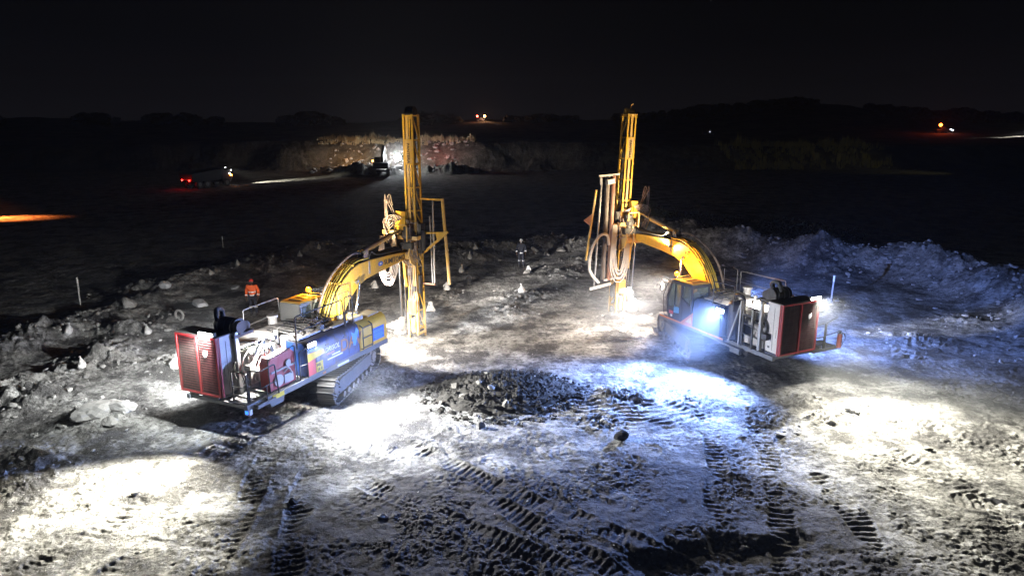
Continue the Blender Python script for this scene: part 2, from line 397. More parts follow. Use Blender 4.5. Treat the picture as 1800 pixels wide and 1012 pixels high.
c1 = mix(mr(nz(co, .9, 8, .65), .35, .65, 0, 1), (.15, .142, .13), (.46, .445, .42))
c2 = mix(mr(nz(co, .5, 10, .72), .47, .57, 0, .92), c1, (.04, .037, .037))      # damp, churned soil
c3 = mix(mr(nz(co, 4.5, 7, .8), .49, .60, 0, .88), c2, (.07, .065, .06))          # small dark clods
c4 = mix(mr(nz(co, 26, 4, .7), .58, .7, 0, .6), c3, (.5, .49, .46))             # pale grit
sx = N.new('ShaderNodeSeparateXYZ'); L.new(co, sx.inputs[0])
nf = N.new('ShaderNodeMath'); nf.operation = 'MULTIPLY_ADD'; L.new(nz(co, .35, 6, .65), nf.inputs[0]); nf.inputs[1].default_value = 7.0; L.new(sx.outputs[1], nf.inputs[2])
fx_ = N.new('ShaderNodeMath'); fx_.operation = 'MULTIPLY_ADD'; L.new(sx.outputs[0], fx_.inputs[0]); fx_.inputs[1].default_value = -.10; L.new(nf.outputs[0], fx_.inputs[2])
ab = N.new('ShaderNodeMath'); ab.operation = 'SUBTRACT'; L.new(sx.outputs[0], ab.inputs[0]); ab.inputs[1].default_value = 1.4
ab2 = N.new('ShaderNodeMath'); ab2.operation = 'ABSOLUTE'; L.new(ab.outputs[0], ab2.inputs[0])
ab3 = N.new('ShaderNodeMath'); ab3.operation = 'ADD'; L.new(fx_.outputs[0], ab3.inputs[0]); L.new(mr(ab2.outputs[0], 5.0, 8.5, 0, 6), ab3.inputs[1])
c4 = mix(mr(ab3.outputs[0], 19.9, 22.0, .97, 0), c4, mix(mr(nz(co, 5, 5, .7), .4, .65, 0, 1), (.018, .016, .018), (.06, .054, .058)))  # freshly cut damp ground in front, darkened further for dim light between pools
# vegetation tone far away
sep = N.new('ShaderNodeVectorMath'); sep.operation = 'LENGTH'; L.new(co, sep.inputs[0])
far = mr(sep.outputs['Value'], 90, 170, 0, 1)
c5 = mix(far, c4, mix(mr(nz(co, .12, 6, .7), .4, .6, 0, 1), (.025, .026, .016), (.085, .075, .05)))
L.new(c5, b.inputs['Base Color']); b.inputs['Roughness'].default_value = .95; b.inputs['Specular IOR Level'].default_value = .15
bp = N.new('ShaderNodeBump'); bp.inputs['Strength'].default_value = .9; bp.inputs['Distance'].default_value = .07
hh = mix(.5, nz(co, 9, 8, .7), nz(co, 34, 4, .7)); L.new(hh, bp.inputs['Height'])
bp2 = N.new('ShaderNodeBump'); bp2.inputs['Strength'].default_value = .7; bp2.inputs['Distance'].default_value = .2
L.new(nz(co, 2.3, 6, .65), bp2.inputs['Height']); L.new(bp.outputs[0], bp2.inputs['Normal']); L.new(bp2.outputs[0], b.inputs['Normal'])
ground.data.materials.append(GM)

# ---------------------------------------------------------------- lights helper
def spot(root, loc, target, watts, col, size=90, blend=.6, radius=.06, name='work_or_fill_beam'):
    """lamp light at root-local loc, aimed at a world point"""
    d = bpy.data.lights.new(name, 'SPOT'); d.energy = watts; d.color = col; d.spot_size = R(size); d.spot_blend = blend; d.shadow_soft_size = radius
    o = bpy.data.objects.new(name, d); C.objects.link(o)
    M = Matrix.LocRotScale(root.location, root.rotation_euler, None) if root else Matrix.Identity(4)
    p = M @ Vector(loc); o.location = p
    o.rotation_euler = (Vector(target) - p).to_track_quat('-Z', 'Y').to_euler()
    return o
def G3(u, v, z=0.0): a = gpt(u, v, z); return (a[0], a[1], z)

def lettering(text, name, size, org, xd, zd, mat, parent, depth=.004, shear=0, squash=1.0):
    cu = bpy.data.curves.new(name, 'FONT'); cu.body = text; cu.size = size; cu.extrude = depth; cu.shear = shear; cu.offset = size * .012
    to = bpy.data.objects.new(name, cu); C.objects.link(to)
    dg = bpy.context.evaluated_depsgraph_get(); me = bpy.data.meshes.new_from_object(to.evaluated_get(dg))
    bpy.data.objects.remove(to)
    xd = Vector(xd).normalized(); zd = Vector(zd).normalized(); nd = xd.cross(zd)
    for v in me.vertices:
        c = v.co.copy(); v.co = Vector(org) + xd * c.x * squash + zd * c.y + nd * c.z
    me.materials.clear(); me.materials.append(mat)
    o = bpy.data.objects.new(name, me); C.objects.link(o); o.parent = parent
    return o

def lamp_bar(root, lo, hi, face, mat):
    """housing with a glowing lens on one face ('-x','-y','+y','+x')"""
    h = MB().box(lo, hi).build('work_light', BLK, root, .01)
    ax = 'xy'.index(face[1]); a = list(lo); b_ = list(hi)
    if face[0] == '-': b_[ax] = lo[ax] - .002; a[ax] = lo[ax] - .03
    else: a[ax] = hi[ax] + .002; b_[ax] = hi[ax] + .03
    k = 2; a[k] += .015; b_[k] -= .015; o2 = 1 - ax; a[o2] += .02; b_[o2] -= .02
    MB().box(a, b_).build('lens', mat, h, .01)
    return h

def make_track(root, sy, yaw, rad=.46, L2=1.75, w=.6, yc=1.2):
    rot = Matrix.Rotation(yaw, 3, 'Z')
    def T(o): o.rotation_euler = (0, 0, yaw); return o
    t = T(empty('track', (0, 0, 0))); t.parent = root; t.rotation_euler = (0, 0, yaw)
    y0 = sy * yc - w / 2; y1 = sy * yc + w / 2; zc = rad + .03
    per = 4 * L2 + 2 * math.pi * rad; n = 50; m = MB()
    for i in range(n):
        s = per * i / n
        if s < 2 * L2: p = (-L2 + s, zc + rad); a = 0
        elif s < 2 * L2 + math.pi * rad:
            q = (s - 2 * L2) / rad; p = (L2 + rad * math.sin(q), zc + rad * math.cos(q)); a = q
        elif s < 4 * L2 + math.pi * rad: p = (L2 - (s - 2 * L2 - math.pi * rad), zc - rad); a = math.pi
        else:
            q = (s - 4 * L2 - math.pi * rad) / rad; p = (-L2 - rad * math.sin(q), zc - rad * math.cos(q)); a = math.pi + q
        ro = Matrix.Rotation(a, 3, 'Y'); pv = Vector((p[0], 0, p[1])); hw = per / n * .43
        sag = -.05 * math.sin(math.pi * (p[0] + L2) / (2 * L2)) if a == 0 else 0
        for (ax, az, bx, bz) in ((-hw, -.025, hw, .01), (-.02 - hw * .6, .01, .015 - hw * .6, .075), (hw * .1, .01, .025 + hw * .1, .04), (hw * .7, .01, .02 + hw * .7, .04)):
            vs = [Vector((x, y, z)) for x, y, z in ((ax, y0, az), (bx, y0, az), (bx, y1, az), (ax, y1, az), (ax, y0, bz), (bx, y0, bz), (bx, y1, bz), (ax, y1, bz))]
            vs = [ro @ Vector((v.x, 0, v.z)) + pv + Vector((0, v.y, sag)) for v in vs]
            m.add(vs, [(0,3,2,1),(4,5,6,7),(0,1,5,4),(1,2,6,5),(2,3,7,6),(3,0,4,7)])
    m.build('track_chain', TRACKM, t)
    f = MB()
    ya, yb = sy * yc - .17, sy * yc + .17
    f.prism([(-L2 + .05, zc - .1), (-L2 + .35, zc - .28), (L2 - .4, zc - .28), (L2 - .05, zc - .12), (L2 - .1, zc + .12), (L2 - .5, zc + .22), (-L2 + .5, zc + .22), (-L2 + .1, zc + .12)], ya, yb)
    f.box((-1.1, min(0, sy * yc), zc - .05), (1.1, max(0, sy * yc), zc + .28))
    f.build('track_frame', CHAS, t, .02)
    for x, r in ((-L2, rad - .09), (L2, rad - .09)):
        s = MB(); s.cyl((x, sy * yc - .16, zc), (x, sy * yc + .24, zc), r, n=26); s.cyl((x, sy * yc - .2, zc), (x, sy * yc + .29, zc), r * .45, n=18)
        for k in range(10):
            a = k * math.pi / 5; s.cyl((x + r * .68 * math.cos(a), sy * yc - .24, zc + r * .68 * math.sin(a)), (x + r * .68 * math.cos(a), sy * yc + .27, zc + r * .68 * math.sin(a)), .02, n=6)
        s.build('drive_sprocket' if x < 0 else 'idler_wheel', TRACKM, t, .01)
    for k in range(7):
        x = -L2 + .5 + k * (2 * L2 - 1) / 6
        MB().cyl((x, ya - .08, zc - rad + .12), (x, yb + .08, zc - rad + .12), .11, n=14).build('roller', TRACKM, t)

def hoses(name, lists, r, mat, root, n=6):
    m = MB()
    for p in lists: m.tube(p, r, n, smooth=5)
    return m.build(name, mat, root, smooth=True)

def make_rig(c):
    s = c['s']; bx = c['bx']; bz = c.get('bz', 0); mx = c['mx']
    root = empty('drill_rig', (c['X'], c['Y'], 0), R(c['th']), c['label'], 'drill rig', 'drill rigs on tracked carriers')
    for sy in (-1, 1): make_track(root, sy, R(c['yaw']))
    m = MB(); m.box((-.9, -.75, .45), (.9, .75, .85), Matrix.Rotation(R(c['yaw']), 3, 'Z'), (0, 0, .6)); m.cyl((0, 0, .8), (0, 0, 1.06), .62, n=32)
    m.build('undercarriage', CHAS, root, .03)
    xf = c['xf']; xfl = 1.5
    # deck and skirts
    m = MB(); m.box((-2.3, -1.32, 1.03), (1.45, 1.32, 1.17)); m.box((1.45, -1.32, 1.03), (xf, -.45, 1.17)); m.build('deck', CHAS, root, .02)
    m = MB(); m.box((-4.2, -1.385, 1.02), (xf + .01, -1.325, 1.21)); m.box((-2.5, 1.325, 1.02), (1.5, 1.385, 1.2)); m.build('side_skirt', CHAS, root, .015)
    MB().box((-2.5, 1.387, 1.14), (1.5, 1.395, 1.215)).build('orange_stripe', ORNG, root)
    # right body: engine and tank housings
    rp_ = lambda x0, x1, zt: [(-1.36, 1.19), (-1.37, zt - .35), (-1.31, zt - .13), (-1.15, zt), (-.48, zt + .02), (-.48, 1.19)]
    MB().prism(rp_(0, 0, 2.27), .62, xf, 'yz').build('tank_housing', YELT, root, .02, True)
    MB().prism(rp_(0, 0, 2.36), -2.25, .61, 'yz').build('engine_housing', BLUE, root, .02, True)
    MB().prism([(.48, 1.19), (.48, 2.42), (1.15, 2.42), (1.31, 2.28), (1.36, 2.0), (1.36, 1.19)], -2.25, -.62, 'yz').build('side_housing', DBLUE, root, .02, True)
    MB().box((-2.2, -.5, 1.17), (-.75, .5, 2.46)).build('engine_hood', WHITE, root, .04)
    m = MB(); m.box((-2.15, -.95, 2.385), (-1.0, -.5, 2.45)); m.box((-2.15, .55, 2.43), (-.9, 1.05, 2.47)); m.box((-.9, -1.05, 2.385), (.3, -.55, 2.41)); m.build('hood_panel', WHITE, root, .02)
    m = MB()
    for k in range(9): m.box((-2.0 + k * .1, -.25, 2.463), (-1.95 + k * .1, .25, 2.475))
    m.build('hood_grille', BLK, root)
    # decals on the right side
    y = -1.374
    MB().box((-2.24, y - .004, 1.22), (-1.86, y + .003, 2.0)).build('red_stripe', STKR, root)
    MB().prism([(-2.24, 1.72), (-1.38, 1.80), (-1.44, 1.98), (-2.24, 2.0)], y - .008, y - .005).build('yellow_stripe', STKY, root)
    MB().box((-1.85, y - .012, 1.23), (-1.5, y - .001, 1.58)).build('warning_plate', STKY, root)
    if s < 0:
        lettering('MIL', 'lettering', .15, (-1.82, y - .014, 1.43), (1, 0, 0), (0, 0, 1), STKG, root)
        lettering('18 8', 'lettering', .15, (-1.82, y - .014, 1.27), (1, 0, 0), (0, 0, 1), STKG, root)
        lettering('DRISOL', 'lettering', .24, (-1.38, y - .006, 1.78), (1, 0, 0), (0, 0, 1), STKW, root, shear=.3)
        lettering('DRILLING', 'lettering', .10, (-1.3, y - .006, 1.66), (1, 0, 0), (0, 0, 1), STKP, root, shear=.3)
        MB().box((-1.0, y - .006, 1.57), (-.55, y + .002, 1.62)).build('white_line', STKW, root)
        MB().box((-1.25, y - .006, 1.47), (-.42, y + .002, 1.52)).build('white_line', STKW, root)
        lettering('DAV', 'lettering', .62, (-.52, y - .005, 1.55), (1, 0, 0), (0, 0, 1), STKO, root)
        MB().prism([(.22, 1.55), (.35, 1.55), (.55, 2.05), (.42, 2.2), (.3, 2.0), (.12, 2.1)], y - .01, y - .006).build('light_blue_mark', STKC, root)
        MB().box((-.75, -1.392, 1.06), (-.1, -1.386, 1.15)).build('name_strip', STKW, root)
        MB().box((-1.55, -1.395, 1.07), (-1.4, -1.386, 1.14)).build('reflector', ORNG, root)
    sg = MB().box((1.42, -1.40, 1.36), (2.14, -1.372, 1.85)).build('blue_sign', STKB, root, .004)
    lettering('oooooo', 'sign_lettering', .15, (1.45, -1.403, 1.70), (1, 0, 0), (0, 0, 1), STKC, sg, squash=1.25)
    m = MB(); m.box((1.45, -1.405, 1.655), (2.10, -1.4005, 1.675))
    for k, (a, b_) in enumerate(((1.48, 2.05), (1.48, 2.1), (1.55, 1.98))): m.box((a, -1.405, 1.57 - k * .075), (b_, -1.4005, 1.60 - k * .075))
    m.build('sign_lines', STKC, sg)
    # access ladder on the tank housing
    m = MB(); m.rail([(.70, -1.37, 1.28), (.70, -1.47, 1.28), (.70, -1.47, 2.12), (.70, -1.30, 2.2)], .022); m.rail([(1.28, -1.37, 1.28), (1.28, -1.47, 1.28), (1.28, -1.47, 2.12), (1.28, -1.30, 2.2)], .022)
    for z in (1.33, 1.70, 2.1): m.bar((.70, -1.47, z), (1.28, -1.47, z), .035, .03)
    m.build('ladder', BLK, root)
    # nose of the right body
    m = MB(); m.rail([(xf, -1.2, 1.5), (xf + .14, -1.25, 1.6), (xf + .14, -1.25, 1.25), (xf, -1.2, 1.2)], .02); m.box((xf, -1.3, 1.3), (xf + .08, -1.0, 1.52)); m.build('front_guard', RED2, root)
    # top of the right body: walkway clutter
    for x, yy, r, h in ((.9, -.7, .09, .2), (1.25, -.75, .07, .14), (1.42, -.62, .08, .1), (1.0, -.95, .06, .12)): MB().cyl((x, yy, 2.28), (x, yy, 2.28 + h), r, n=14).build('filler_cap', YEL, root, smooth=True)
    m = MB(); m.box((.7, -1.1, 2.28), (1.25, -.85, 2.42)); m.box((1.5, -1.15, 2.28), (2.2 if s < 0 else xf - .1, -.55, 2.33)); m.box((-.5, -1.1, 2.37), (.4, -.7, 2.44)); m.build('tool_box', DUSTY, root, .02)
    # control valves and pipes in the middle
    m = MB(); rnd = random.Random(5)
    for k in range(16):
        x = -.55 + rnd.random() * 1.6; yy = -.38 + rnd.random() * .7; m.box((x, yy, 1.17), (x + .12 + rnd.random() * .2, yy + .1 + rnd.random() * .12, 1.6 + rnd.random() * .75))
    m.build('valve_block', DUSTY, root, .015)
    hl = []
    for k in range(9):
        yy = -.42 + k * .1; hl.append([(-.8, yy, 2.3), (-.45, yy + .03, 2.5 + .05 * (k % 3)), (.0, yy, 2.35 + .06 * (k % 2)), (.35 + bx * .5, yy * .7, 2.45)])
    hoses('deck_hoses', hl, .028, HOSE, root)
    hl = []; rq = random.Random(31)
    for k in range(12):
        x = -2.2 + .2 * k; hl.append([(x, -.9, 2.40), (x + .1, -.55, 2.56 + .08 * rq.random()), (x + .25 * rq.random(), .1, 2.60 + .1 * rq.random()), (x + .3, .6, 2.52), (x + .2, .95, 2.5)][(k % 2):4 + (k % 2)])
    hoses('top_hoses', hl, .02, BLK, root)
    for k in range(10):
        m = MB(); x = -2.1 + rq.random() * 3.6; yy = -1.05 + rq.random() * .5; m.box((x, yy, 2.3), (x + .08 + .2 * rq.random(), yy + .06 + .12 * rq.random(), 2.42 + .14 * rq.random()))
        m.build('top_fitting', CHAS, root, .01)
    m = MB()
    for x in (-1.8, -.95, -.05): m.box((x, -1.378, 1.35), (x + .012, -1.371, 2.0))
    for x in (-1.3, -.3): m.box((x, -1.39, 2.02), (x + .16, -1.365, 2.06))
    m.box((-2.2, -1.376, 1.27), (.6, -1.371, 1.282)); m.build('panel_seam', BLK, root)
    # ------------------------------------------------ cab
    cx0, cx1 = c['cab']; y0, y1 = .42, 1.38; zt = c.get('cabz', 3.04)
    prof = [(cx0, 1.18), (cx0, zt - .06), (cx0 + .1, zt), (cx1 - .28, zt), (cx1 - .1, zt - .08), (cx1 + .16, 2.15), (cx1 + .1, 1.5), (cx1 - .05, 1.18)]
    cab = empty('cab'); cab.parent = root
    m = MB()   # shell: floor, roof, posts, lower panels
    m.box((cx0, y0, 1.18), (cx1 - .02, y1, 1.3)); m.box((cx0, y0, zt - .12), (cx1 - .16, y1, zt))
    m.box((cx0, y0, 1.3), (cx0 + .07, y1, 1.95)) if s > 0 else m.box((cx0, y0, 1.3), (cx0 + .05, y1, zt - .12))
    for yy in (y0, y1 - .07):
        m.box((cx0, yy, 1.3), (cx0 + .10, yy + .07, zt - .12))
        m.box((cx0 + .62, yy, 1.3), (cx0 + .74, yy + .07, zt - .12))
        m.prism([(cx1 - .22, zt - .12), (cx1 - .14, zt - .12), (cx1 + .13, 2.15), (cx1 + .07, 1.5), (cx1 - .08, 1.3), (cx1 - .16, 1.3), (cx1 - .0, 1.55), (cx1 + .04, 2.1)], yy, yy + .07)
        m.prism([(cx0 + .74, 1.3), (cx1 - .1, 1.3), (cx1 + .03, 1.6), (cx1 + .03, 1.66), (cx0 + .74, 1.86)], yy + .005, yy + .06)
        m.prism([(cx0 + .1, 1.3), (cx0 + .62, 1.3), (cx0 + .62, 2.25), (cx0 + .1, 2.0)], yy + .005, yy + .06)
    m.box((cx1 - .2, y0, zt - .2), (cx1 - .14, y1, zt - .06)); m.prism([(cx1 - .1, 1.3), (cx1 - .03, 1.3), (cx1 + .09, 1.5), (cx1 + .03, 1.52)], y0, y1)
    m.build('cab_shell', DARK if s > 0 else paint('cab_shell_grey', (.22, .22, .22), .45, dust=.4), cab, .012)
    MB().prism([(cx0 + .02, zt + .004), (cx0 + .06, zt + .05), (cx1 - .34, zt + .05), (cx1 - .2, zt + .004)], y0 + .03, y1 - .03).build('cab_roof', YEL, cab, .015)
    m = MB()
    for k in range(3): m.box((cx0 + .25 + k * .35, y0 + .2, zt + .054), (cx0 + .4 + k * .35, y1 - .2, zt + .07))
    m.build('roof_rib', DARK, cab, .005)
    g = MB()
    for yy in (y0 + .03, y1 - .045):
        g.prism([(cx0 + .75, 1.88), (cx1 + .04, 1.68), (cx1 + .07, 2.1), (cx1 - .22, zt - .14), (cx0 + .75, zt - .14)], yy, yy + .012)
        g.prism([(cx0 + .11, 2.02), (cx0 + .61, 2.27), (cx0 + .61, zt - .14), (cx0 + .11, zt - .14)], yy, yy + .012)
    g.prism([(cx1 - .16, zt - .16), (cx1 - .145, zt - .16), (cx1 + .125, 2.14), (cx1 + .07, 1.56), (cx1 + .055, 1.56), (cx1 + .11, 2.14)], y0 + .08, y1 - .08)
    if s > 0: g.box((cx0 + .03, y0 + .1, 1.97), (cx0 + .04, y1 - .1, zt - .14))
    g.build('window_glass', GLASS, cab)
    m = MB(); m.bar((cx0 + 1.12, y1 + .003, 1.8), (cx0 + 1.08, y1 + .003, zt - .12), .02, .03); m.bar((cx0 + .75, y1 + .003, 1.87), (cx1 + .06, y1 + .003, 1.66), .02, .04); m.build('window_frame', BLK, cab)
    if s > 0:
        MB().prism([(cx0 + .78, 1.55), (cx0 + 1.12, 1.5), (cx0 + 1.12, 1.83), (cx0 + .78, 1.80)], y1 + .001, y1 + .008).build('blue_notice', STKC, cab)
        MB().box((cx0 + 1.15, y1 + .001, 1.42), (cx0 + 1.42, y1 + .008, 1.56)).build('red_notice', STKR, cab)
        MB().box((cx0 + 1.2, y1 + .001, 1.3), (cx0 + 1.32, y1 + .008, 1.4)).build('white_notice', STKW, cab)
    MB().prism([(cx0 - .12, 1.22), (cx0 + .62, 1.22), (cx0 - .12, 1.80)], y1 + .002, y1 + .012).build('orange_triangle', ORNG, cab)
    MB().prism([(cx0 - .04, 1.3), (cx0 + .34, 1.3), (cx0 - .04, 1.62)], y1 + .013, y1 + .018).build('vent_panel', YELD, cab)
    m = MB(); m.box((cx0 + .35, .65, 1.3), (cx0 + .85, 1.15, 1.75)); m.box((cx0 + .3, .67, 1.75), (cx0 + .42, 1.13, 2.5)); m.build('seat', BLK, cab, .05)
    m = MB(); m.tube([(cx0 + 1.15, .8, 1.3), (cx0 + 1.05, .8, 1.9)], .02); m.tube([(cx0 + 1.15, 1.0, 1.3), (cx0 + 1.0, 1.0, 1.95)], .02); m.box((cx0 + 1.15, .5, 1.8), (cx0 + 1.25, .75, 2.05)); m.build('control_levers', BLK, cab)
    # guard rail and mirror at the front of the cab
    m = MB()
    for yy in (y1 - .02, y1 - .28): m.rail([(cx1 - .1, yy, zt - .1), (cx1 + .12, yy, zt - .25), (cx1 + .36, yy, 2.1), (cx1 + .28, yy, 1.3), (cx1 + .02, yy, 1.2)], .018)
    m.build('front_guard_rail', BLK, cab)
    m = MB(); m.rail([(cx1 - .15, y1, zt - .15), (cx1 + .25, y1 + .16, zt - .08), (cx1 + .3, y1 + .18, zt - .35)], .012); m.box((cx1 + .22, y1 + .10, zt - .55), (cx1 + .28, y1 + .26, zt - .25)); m.build('mirror', BLK, cab, .01)
    bcn = MB(); bcn.cyl((c['beacon'][0], c['beacon'][1], zt + .05), (c['beacon'][0], c['beacon'][1], zt + .09), .07); bo = bcn.build('beacon', BLK, cab)
    MB().ball((c['beacon'][0], c['beacon'][1], zt + .16), .11, n=14).build('beacon_lens', BEAC, bo)
    pl = bpy.data.lights.new('beacon_light', 'POINT'); pl.energy = c.get('bw', 260); pl.color = (1, .42, .03); pl.shadow_soft_size = .08
    po = bpy.data.objects.new('beacon_light', pl); C.objects.link(po); Mx = Matrix.LocRotScale(root.location, root.rotation_euler, None)
    po.location = Mx @ Vector((c['beacon'][0] + .02, c['beacon'][1], zt + .34))
    lamp_bar(cab, (cx1 - .32, y0 + .1, zt + .055), (cx1 - .24, y1 - .25, zt + .12), '+x', LAMPW)
    # ------------------------------------------------ power pack bay
    m = MB()
    for yy in (-1.28, 1.1): m.box((-4.9, yy, 1.03), (-2.3, yy + .14, 1.2))
    for x in (-4.85, -4.3, -3.75, -3.2, -2.65): m.box((x, -1.14, 1.05), (x + .1, 1.1, 1.16))
    m.box((-4.2, -.1, 1.04), (-2.4, .04, 1.17))
    m.build('subframe', CHAS, root, .01)
    eng = empty('engine', (0, 0, 0)); eng.parent = root
    m = MB(); m.box((-3.75, -.35, 1.3), (-2.55, .35, 1.95)); m.box((-3.65, -.2, 1.95), (-2.7, .2, 2.25)); m.box((-3.55, -.48, 1.4), (-2.9, -.35, 1.75)); m.box((-3.6, .35, 1.35), (-2.9, .55, 1.7))
    for k in range(6): m.box((-3.6 + k * .16, -.27, 2.25), (-3.5 + k * .16, .27, 2.33))
    m.build('engine_block', ENG, eng, .02)
    for a_, b_, r_ in (((-3.3, -.55, 1.3), (-3.3, -.55, 1.75), .1), ((-3.0, -.55, 1.3), (-3.0, -.55, 1.7), .08), ((-4.05, .25, 1.85), (-3.75, .25, 1.85), .13)): MB().cyl(a_, b_, r_).build('oil_filter', WHITE, eng, smooth=True)
    MB().cyl((-4.0, -.1, 1.55), (-3.75, -.1, 1.55), .22).build('pulley', BLK, eng, smooth=True)
    m = MB(); rnd = random.Random(9)
    for k in range(9):
        a = Vector((-3.9 + rnd.random() * 1.3, -.5 + rnd.random() * 1.3, 1.9 + rnd.random() * .4)); b_ = Vector((-4.3 + rnd.random() * 1.8, -.7 + rnd.random() * 1.6, 2.1 + rnd.random() * .6))
        m.tube([a, (a + b_) / 2 + Vector((0, 0, .22)), b_, b_ - Vector((0, 0, .4))], .032, 8, smooth=4)
    m.build('engine_pipes', CHROME, eng, smooth=True)
    m = MB(); m.box((-4.1, .62, 1.2), (-3.1, .9, 1.5)); m.box((-3.9, .6, 1.52), (-3.6, .85, 1.8)); m.build('battery_box', WHITE, root, .02)
    m = MB(); m.cyl((-3.9, .72, 1.85), (-3.2, .72, 1.95), .13); m.cyl((-3.35, .75, 1.95), (-3.35, .75, 2.5), .08); m.tube([(-3.9, .72, 1.85), (-4.1, .75, 2.1), (-4.05, .7, 2.5), (-3.7, .5, 2.5)], .07, 10, smooth=5); m.build('exhaust', ENG, root, smooth=True)
    # red compressor block by the right edge
    rb = MB().prism([(-3.84, 1.22), (-2.62, 1.22), (-2.62, 2.2), (-2.8, 2.36), (-3.7, 2.28), (-3.84, 2.12)], -1.18, -.82).build('compressor', RED2, root, .03)
    m = MB(); m.cyl((-3.45, -1.2, 1.5), (-3.45, -1.24, 1.5), .2); m.cyl((-3.0, -1.2, 1.95), (-3.0, -1.25, 1.95), .12); m.box((-3.75, -1.22, 1.8), (-2.68, -1.185, 1.86)); m.box((-3.2, -1.23, 1.3), (-2.8, -1.185, 1.6))
    m.tube([(-3.2, -1.22, 1.7), (-3.05, -1.28, 1.8), (-2.85, -1.22, 1.55)], .03, smooth=4); m.build('compressor_fittings', DUSTY, rb, .01)
    m = MB(); m.rail([(-3.86, -1.22, 1.22), (-3.86, -1.22, 2.32), (-2.66, -1.22, 2.44), (-2.60, -1.22, 1.22)], .02); m.build('guard_frame', BLK, root)
    # uprights, exhaust, roof parts
    for lo, hi in (((-4.22, -.34, 1.18), (-4.08, -.2, 3.2)), ((-4.2, 1.1, 1.18), (-4.08, 1.22, 3.1)), ((-2.45, -.3, 1.2), (-2.35, -.2, 2.75))): MB().box(lo, hi).build('upright', STEEL, root, .01)
    m = MB(); m.box((-3.9, -.15, 2.55), (-2.5, .75, 2.6)); m.box((-2.45, -.2, 2.55), (-2.35, .9, 2.62)); m.build('roof_sheet', WHITE, root, .01)
    dx, dy = c['drum']; m = MB(); m.cyl((dx, dy - .36, 3.30), (dx, dy + .42, 3.30), .27, n=26); m.cyl((dx, dy - .46, 3.3), (dx, dy - .36, 3.3), .2); m.cyl((dx + .32, dy - .3, 3.22), (dx + .32, dy + .3, 3.22), .2); m.box((dx - .3, dy - .45, 3.0), (dx + .5, dy + .45, 3.1))
    m.tube([(dx, dy + .3, 3.5), (dx + .05, dy + .34, 3.75), (dx - .2, dy + .3, 3.82), (dx - .3, dy + .2, 3.5)], .075, 10, smooth=5)
    m.build('air_cleaner', BLK, root, smooth=True)
    m = MB()
    for k in (-.25, .0, .28): m.cyl((dx, dy + k - .02, 3.3), (dx, dy + k + .02, 3.3), .28, n=26)
    m.build('drum_strap', STEEL, root, smooth=True)
    # left edge: upright tank, strut, ladder frame
    m = MB(); m.cyl((-2.72, 1.02, 1.35), (-2.72, 1.02, 2.62), .30, n=24); m.ball((-2.72, 1.02, 2.62), .30, n=24, sz=.55); m.ball((-2.72, 1.02, 1.35), .30, n=24, sz=.5); m.tube([(-2.72, 1.02, 2.7), (-2.72, 1.05, 3.0), (-3.15, 1.1, 2.95), (-3.2, 1.1, 2.4)], .07, 10, smooth=5); m.build('air_tank', DARK, root, smooth=True)
    m = MB(); m.bar((-2.75, 1.34, 1.2), (-3.25, 1.34, 2.75), .07, .07); m.bar((-3.3, 1.34, 1.2), (-3.3, 1.34, 2.95), .09, .07); m.build('strut', STEEL, root)
    m = MB()
    for x in (-3.42, -3.92): m.box((x - .025, 1.30, 1.2), (x + .025, 1.36, 2.8))
    for z in (1.25, 1.7, 2.1, 2.45, 2.77): m.box((-3.92, 1.31, z - .02), (-3.42, 1.35, z + .02))
    m.build('bay_ladder', BLK, root)
    m = MB(); m.box((-3.45, 1.2, 1.0), (-2.3, 1.42, 1.06)); m.box((-3.4, 1.24, .82), (-2.9, 1.4, 1.0)); m.build('step_box', CHAS, root, .01)
    # ------------------------------------------------ cooler
    a, b_ = c['cool']; x0, x1 = c.get('coolx', (-5.0, -4.32))
    cl = empty('cooler'); cl.parent = root
    MB().box((x0 + .05, a, 1.3), (x1, b_, 3.16)).build('cooler_case', WHITE, cl, .015)
    m = MB(); m.box((x0 + .02, a - .01, 3.163), (x1 + .02, b_ + .01, 3.2)); m.build('cooler_top', BLK, cl, .01)
    m = MB()
    ym = (a + b_) / 2 - .06
    for y_ in (a, ym, b_ - .07): m.box((x0 - .03, y_, 1.26), (x0 + .048, y_ + .07, 3.17))
    for z in (1.26, 3.11): m.box((x0 - .028, a + .07, z), (x0 + .046, b_ - .07, z + .06))
    m.box((x0 + .05, a - .012, 1.26), (x0 + .12, a - .001, 3.16)); m.box((x0 + .05, b_ + .001, 1.26), (x0 + .12, b_ + .012, 3.16))
    m.build('louvre_frame', RED, cl, .006)
    for (ya, yb) in ((a + .07, ym), (ym + .07, b_ - .07)):
        m = MB(); nsl = 22
        for k in range(nsl):
            z = 1.34 + k * (1.8 / nsl)
            m.box((x0 - .022, ya, z), (x0 + .03, yb, z + .010), Matrix.Rotation(R(20), 3, 'Y'))
        m.build('louvre', REDD, cl)
        MB().box((x0 + .044, ya, 1.3), (x0 + .049, yb, 3.12)).build('radiator_core', BLK, cl)
    MB().prism([(a + .42, 2.55), (a + .50, 2.52), (a + .55, 2.62), (a + .52, 2.72), (a + .44, 2.70), (a + .40, 2.74), (a + .38, 2.62)], x0 - .045, x0 - .028, 'yz').build('emblem_plate', STKW, cl)
    m = MB(); m.box((x0 - .02, a + .1, 1.18), (x1, b_ - .9, 1.255)); m.box((x0 + .1, a, 1.2), (x1, b_, 1.29)); m.build('cooler_base', DARK, cl, .01)
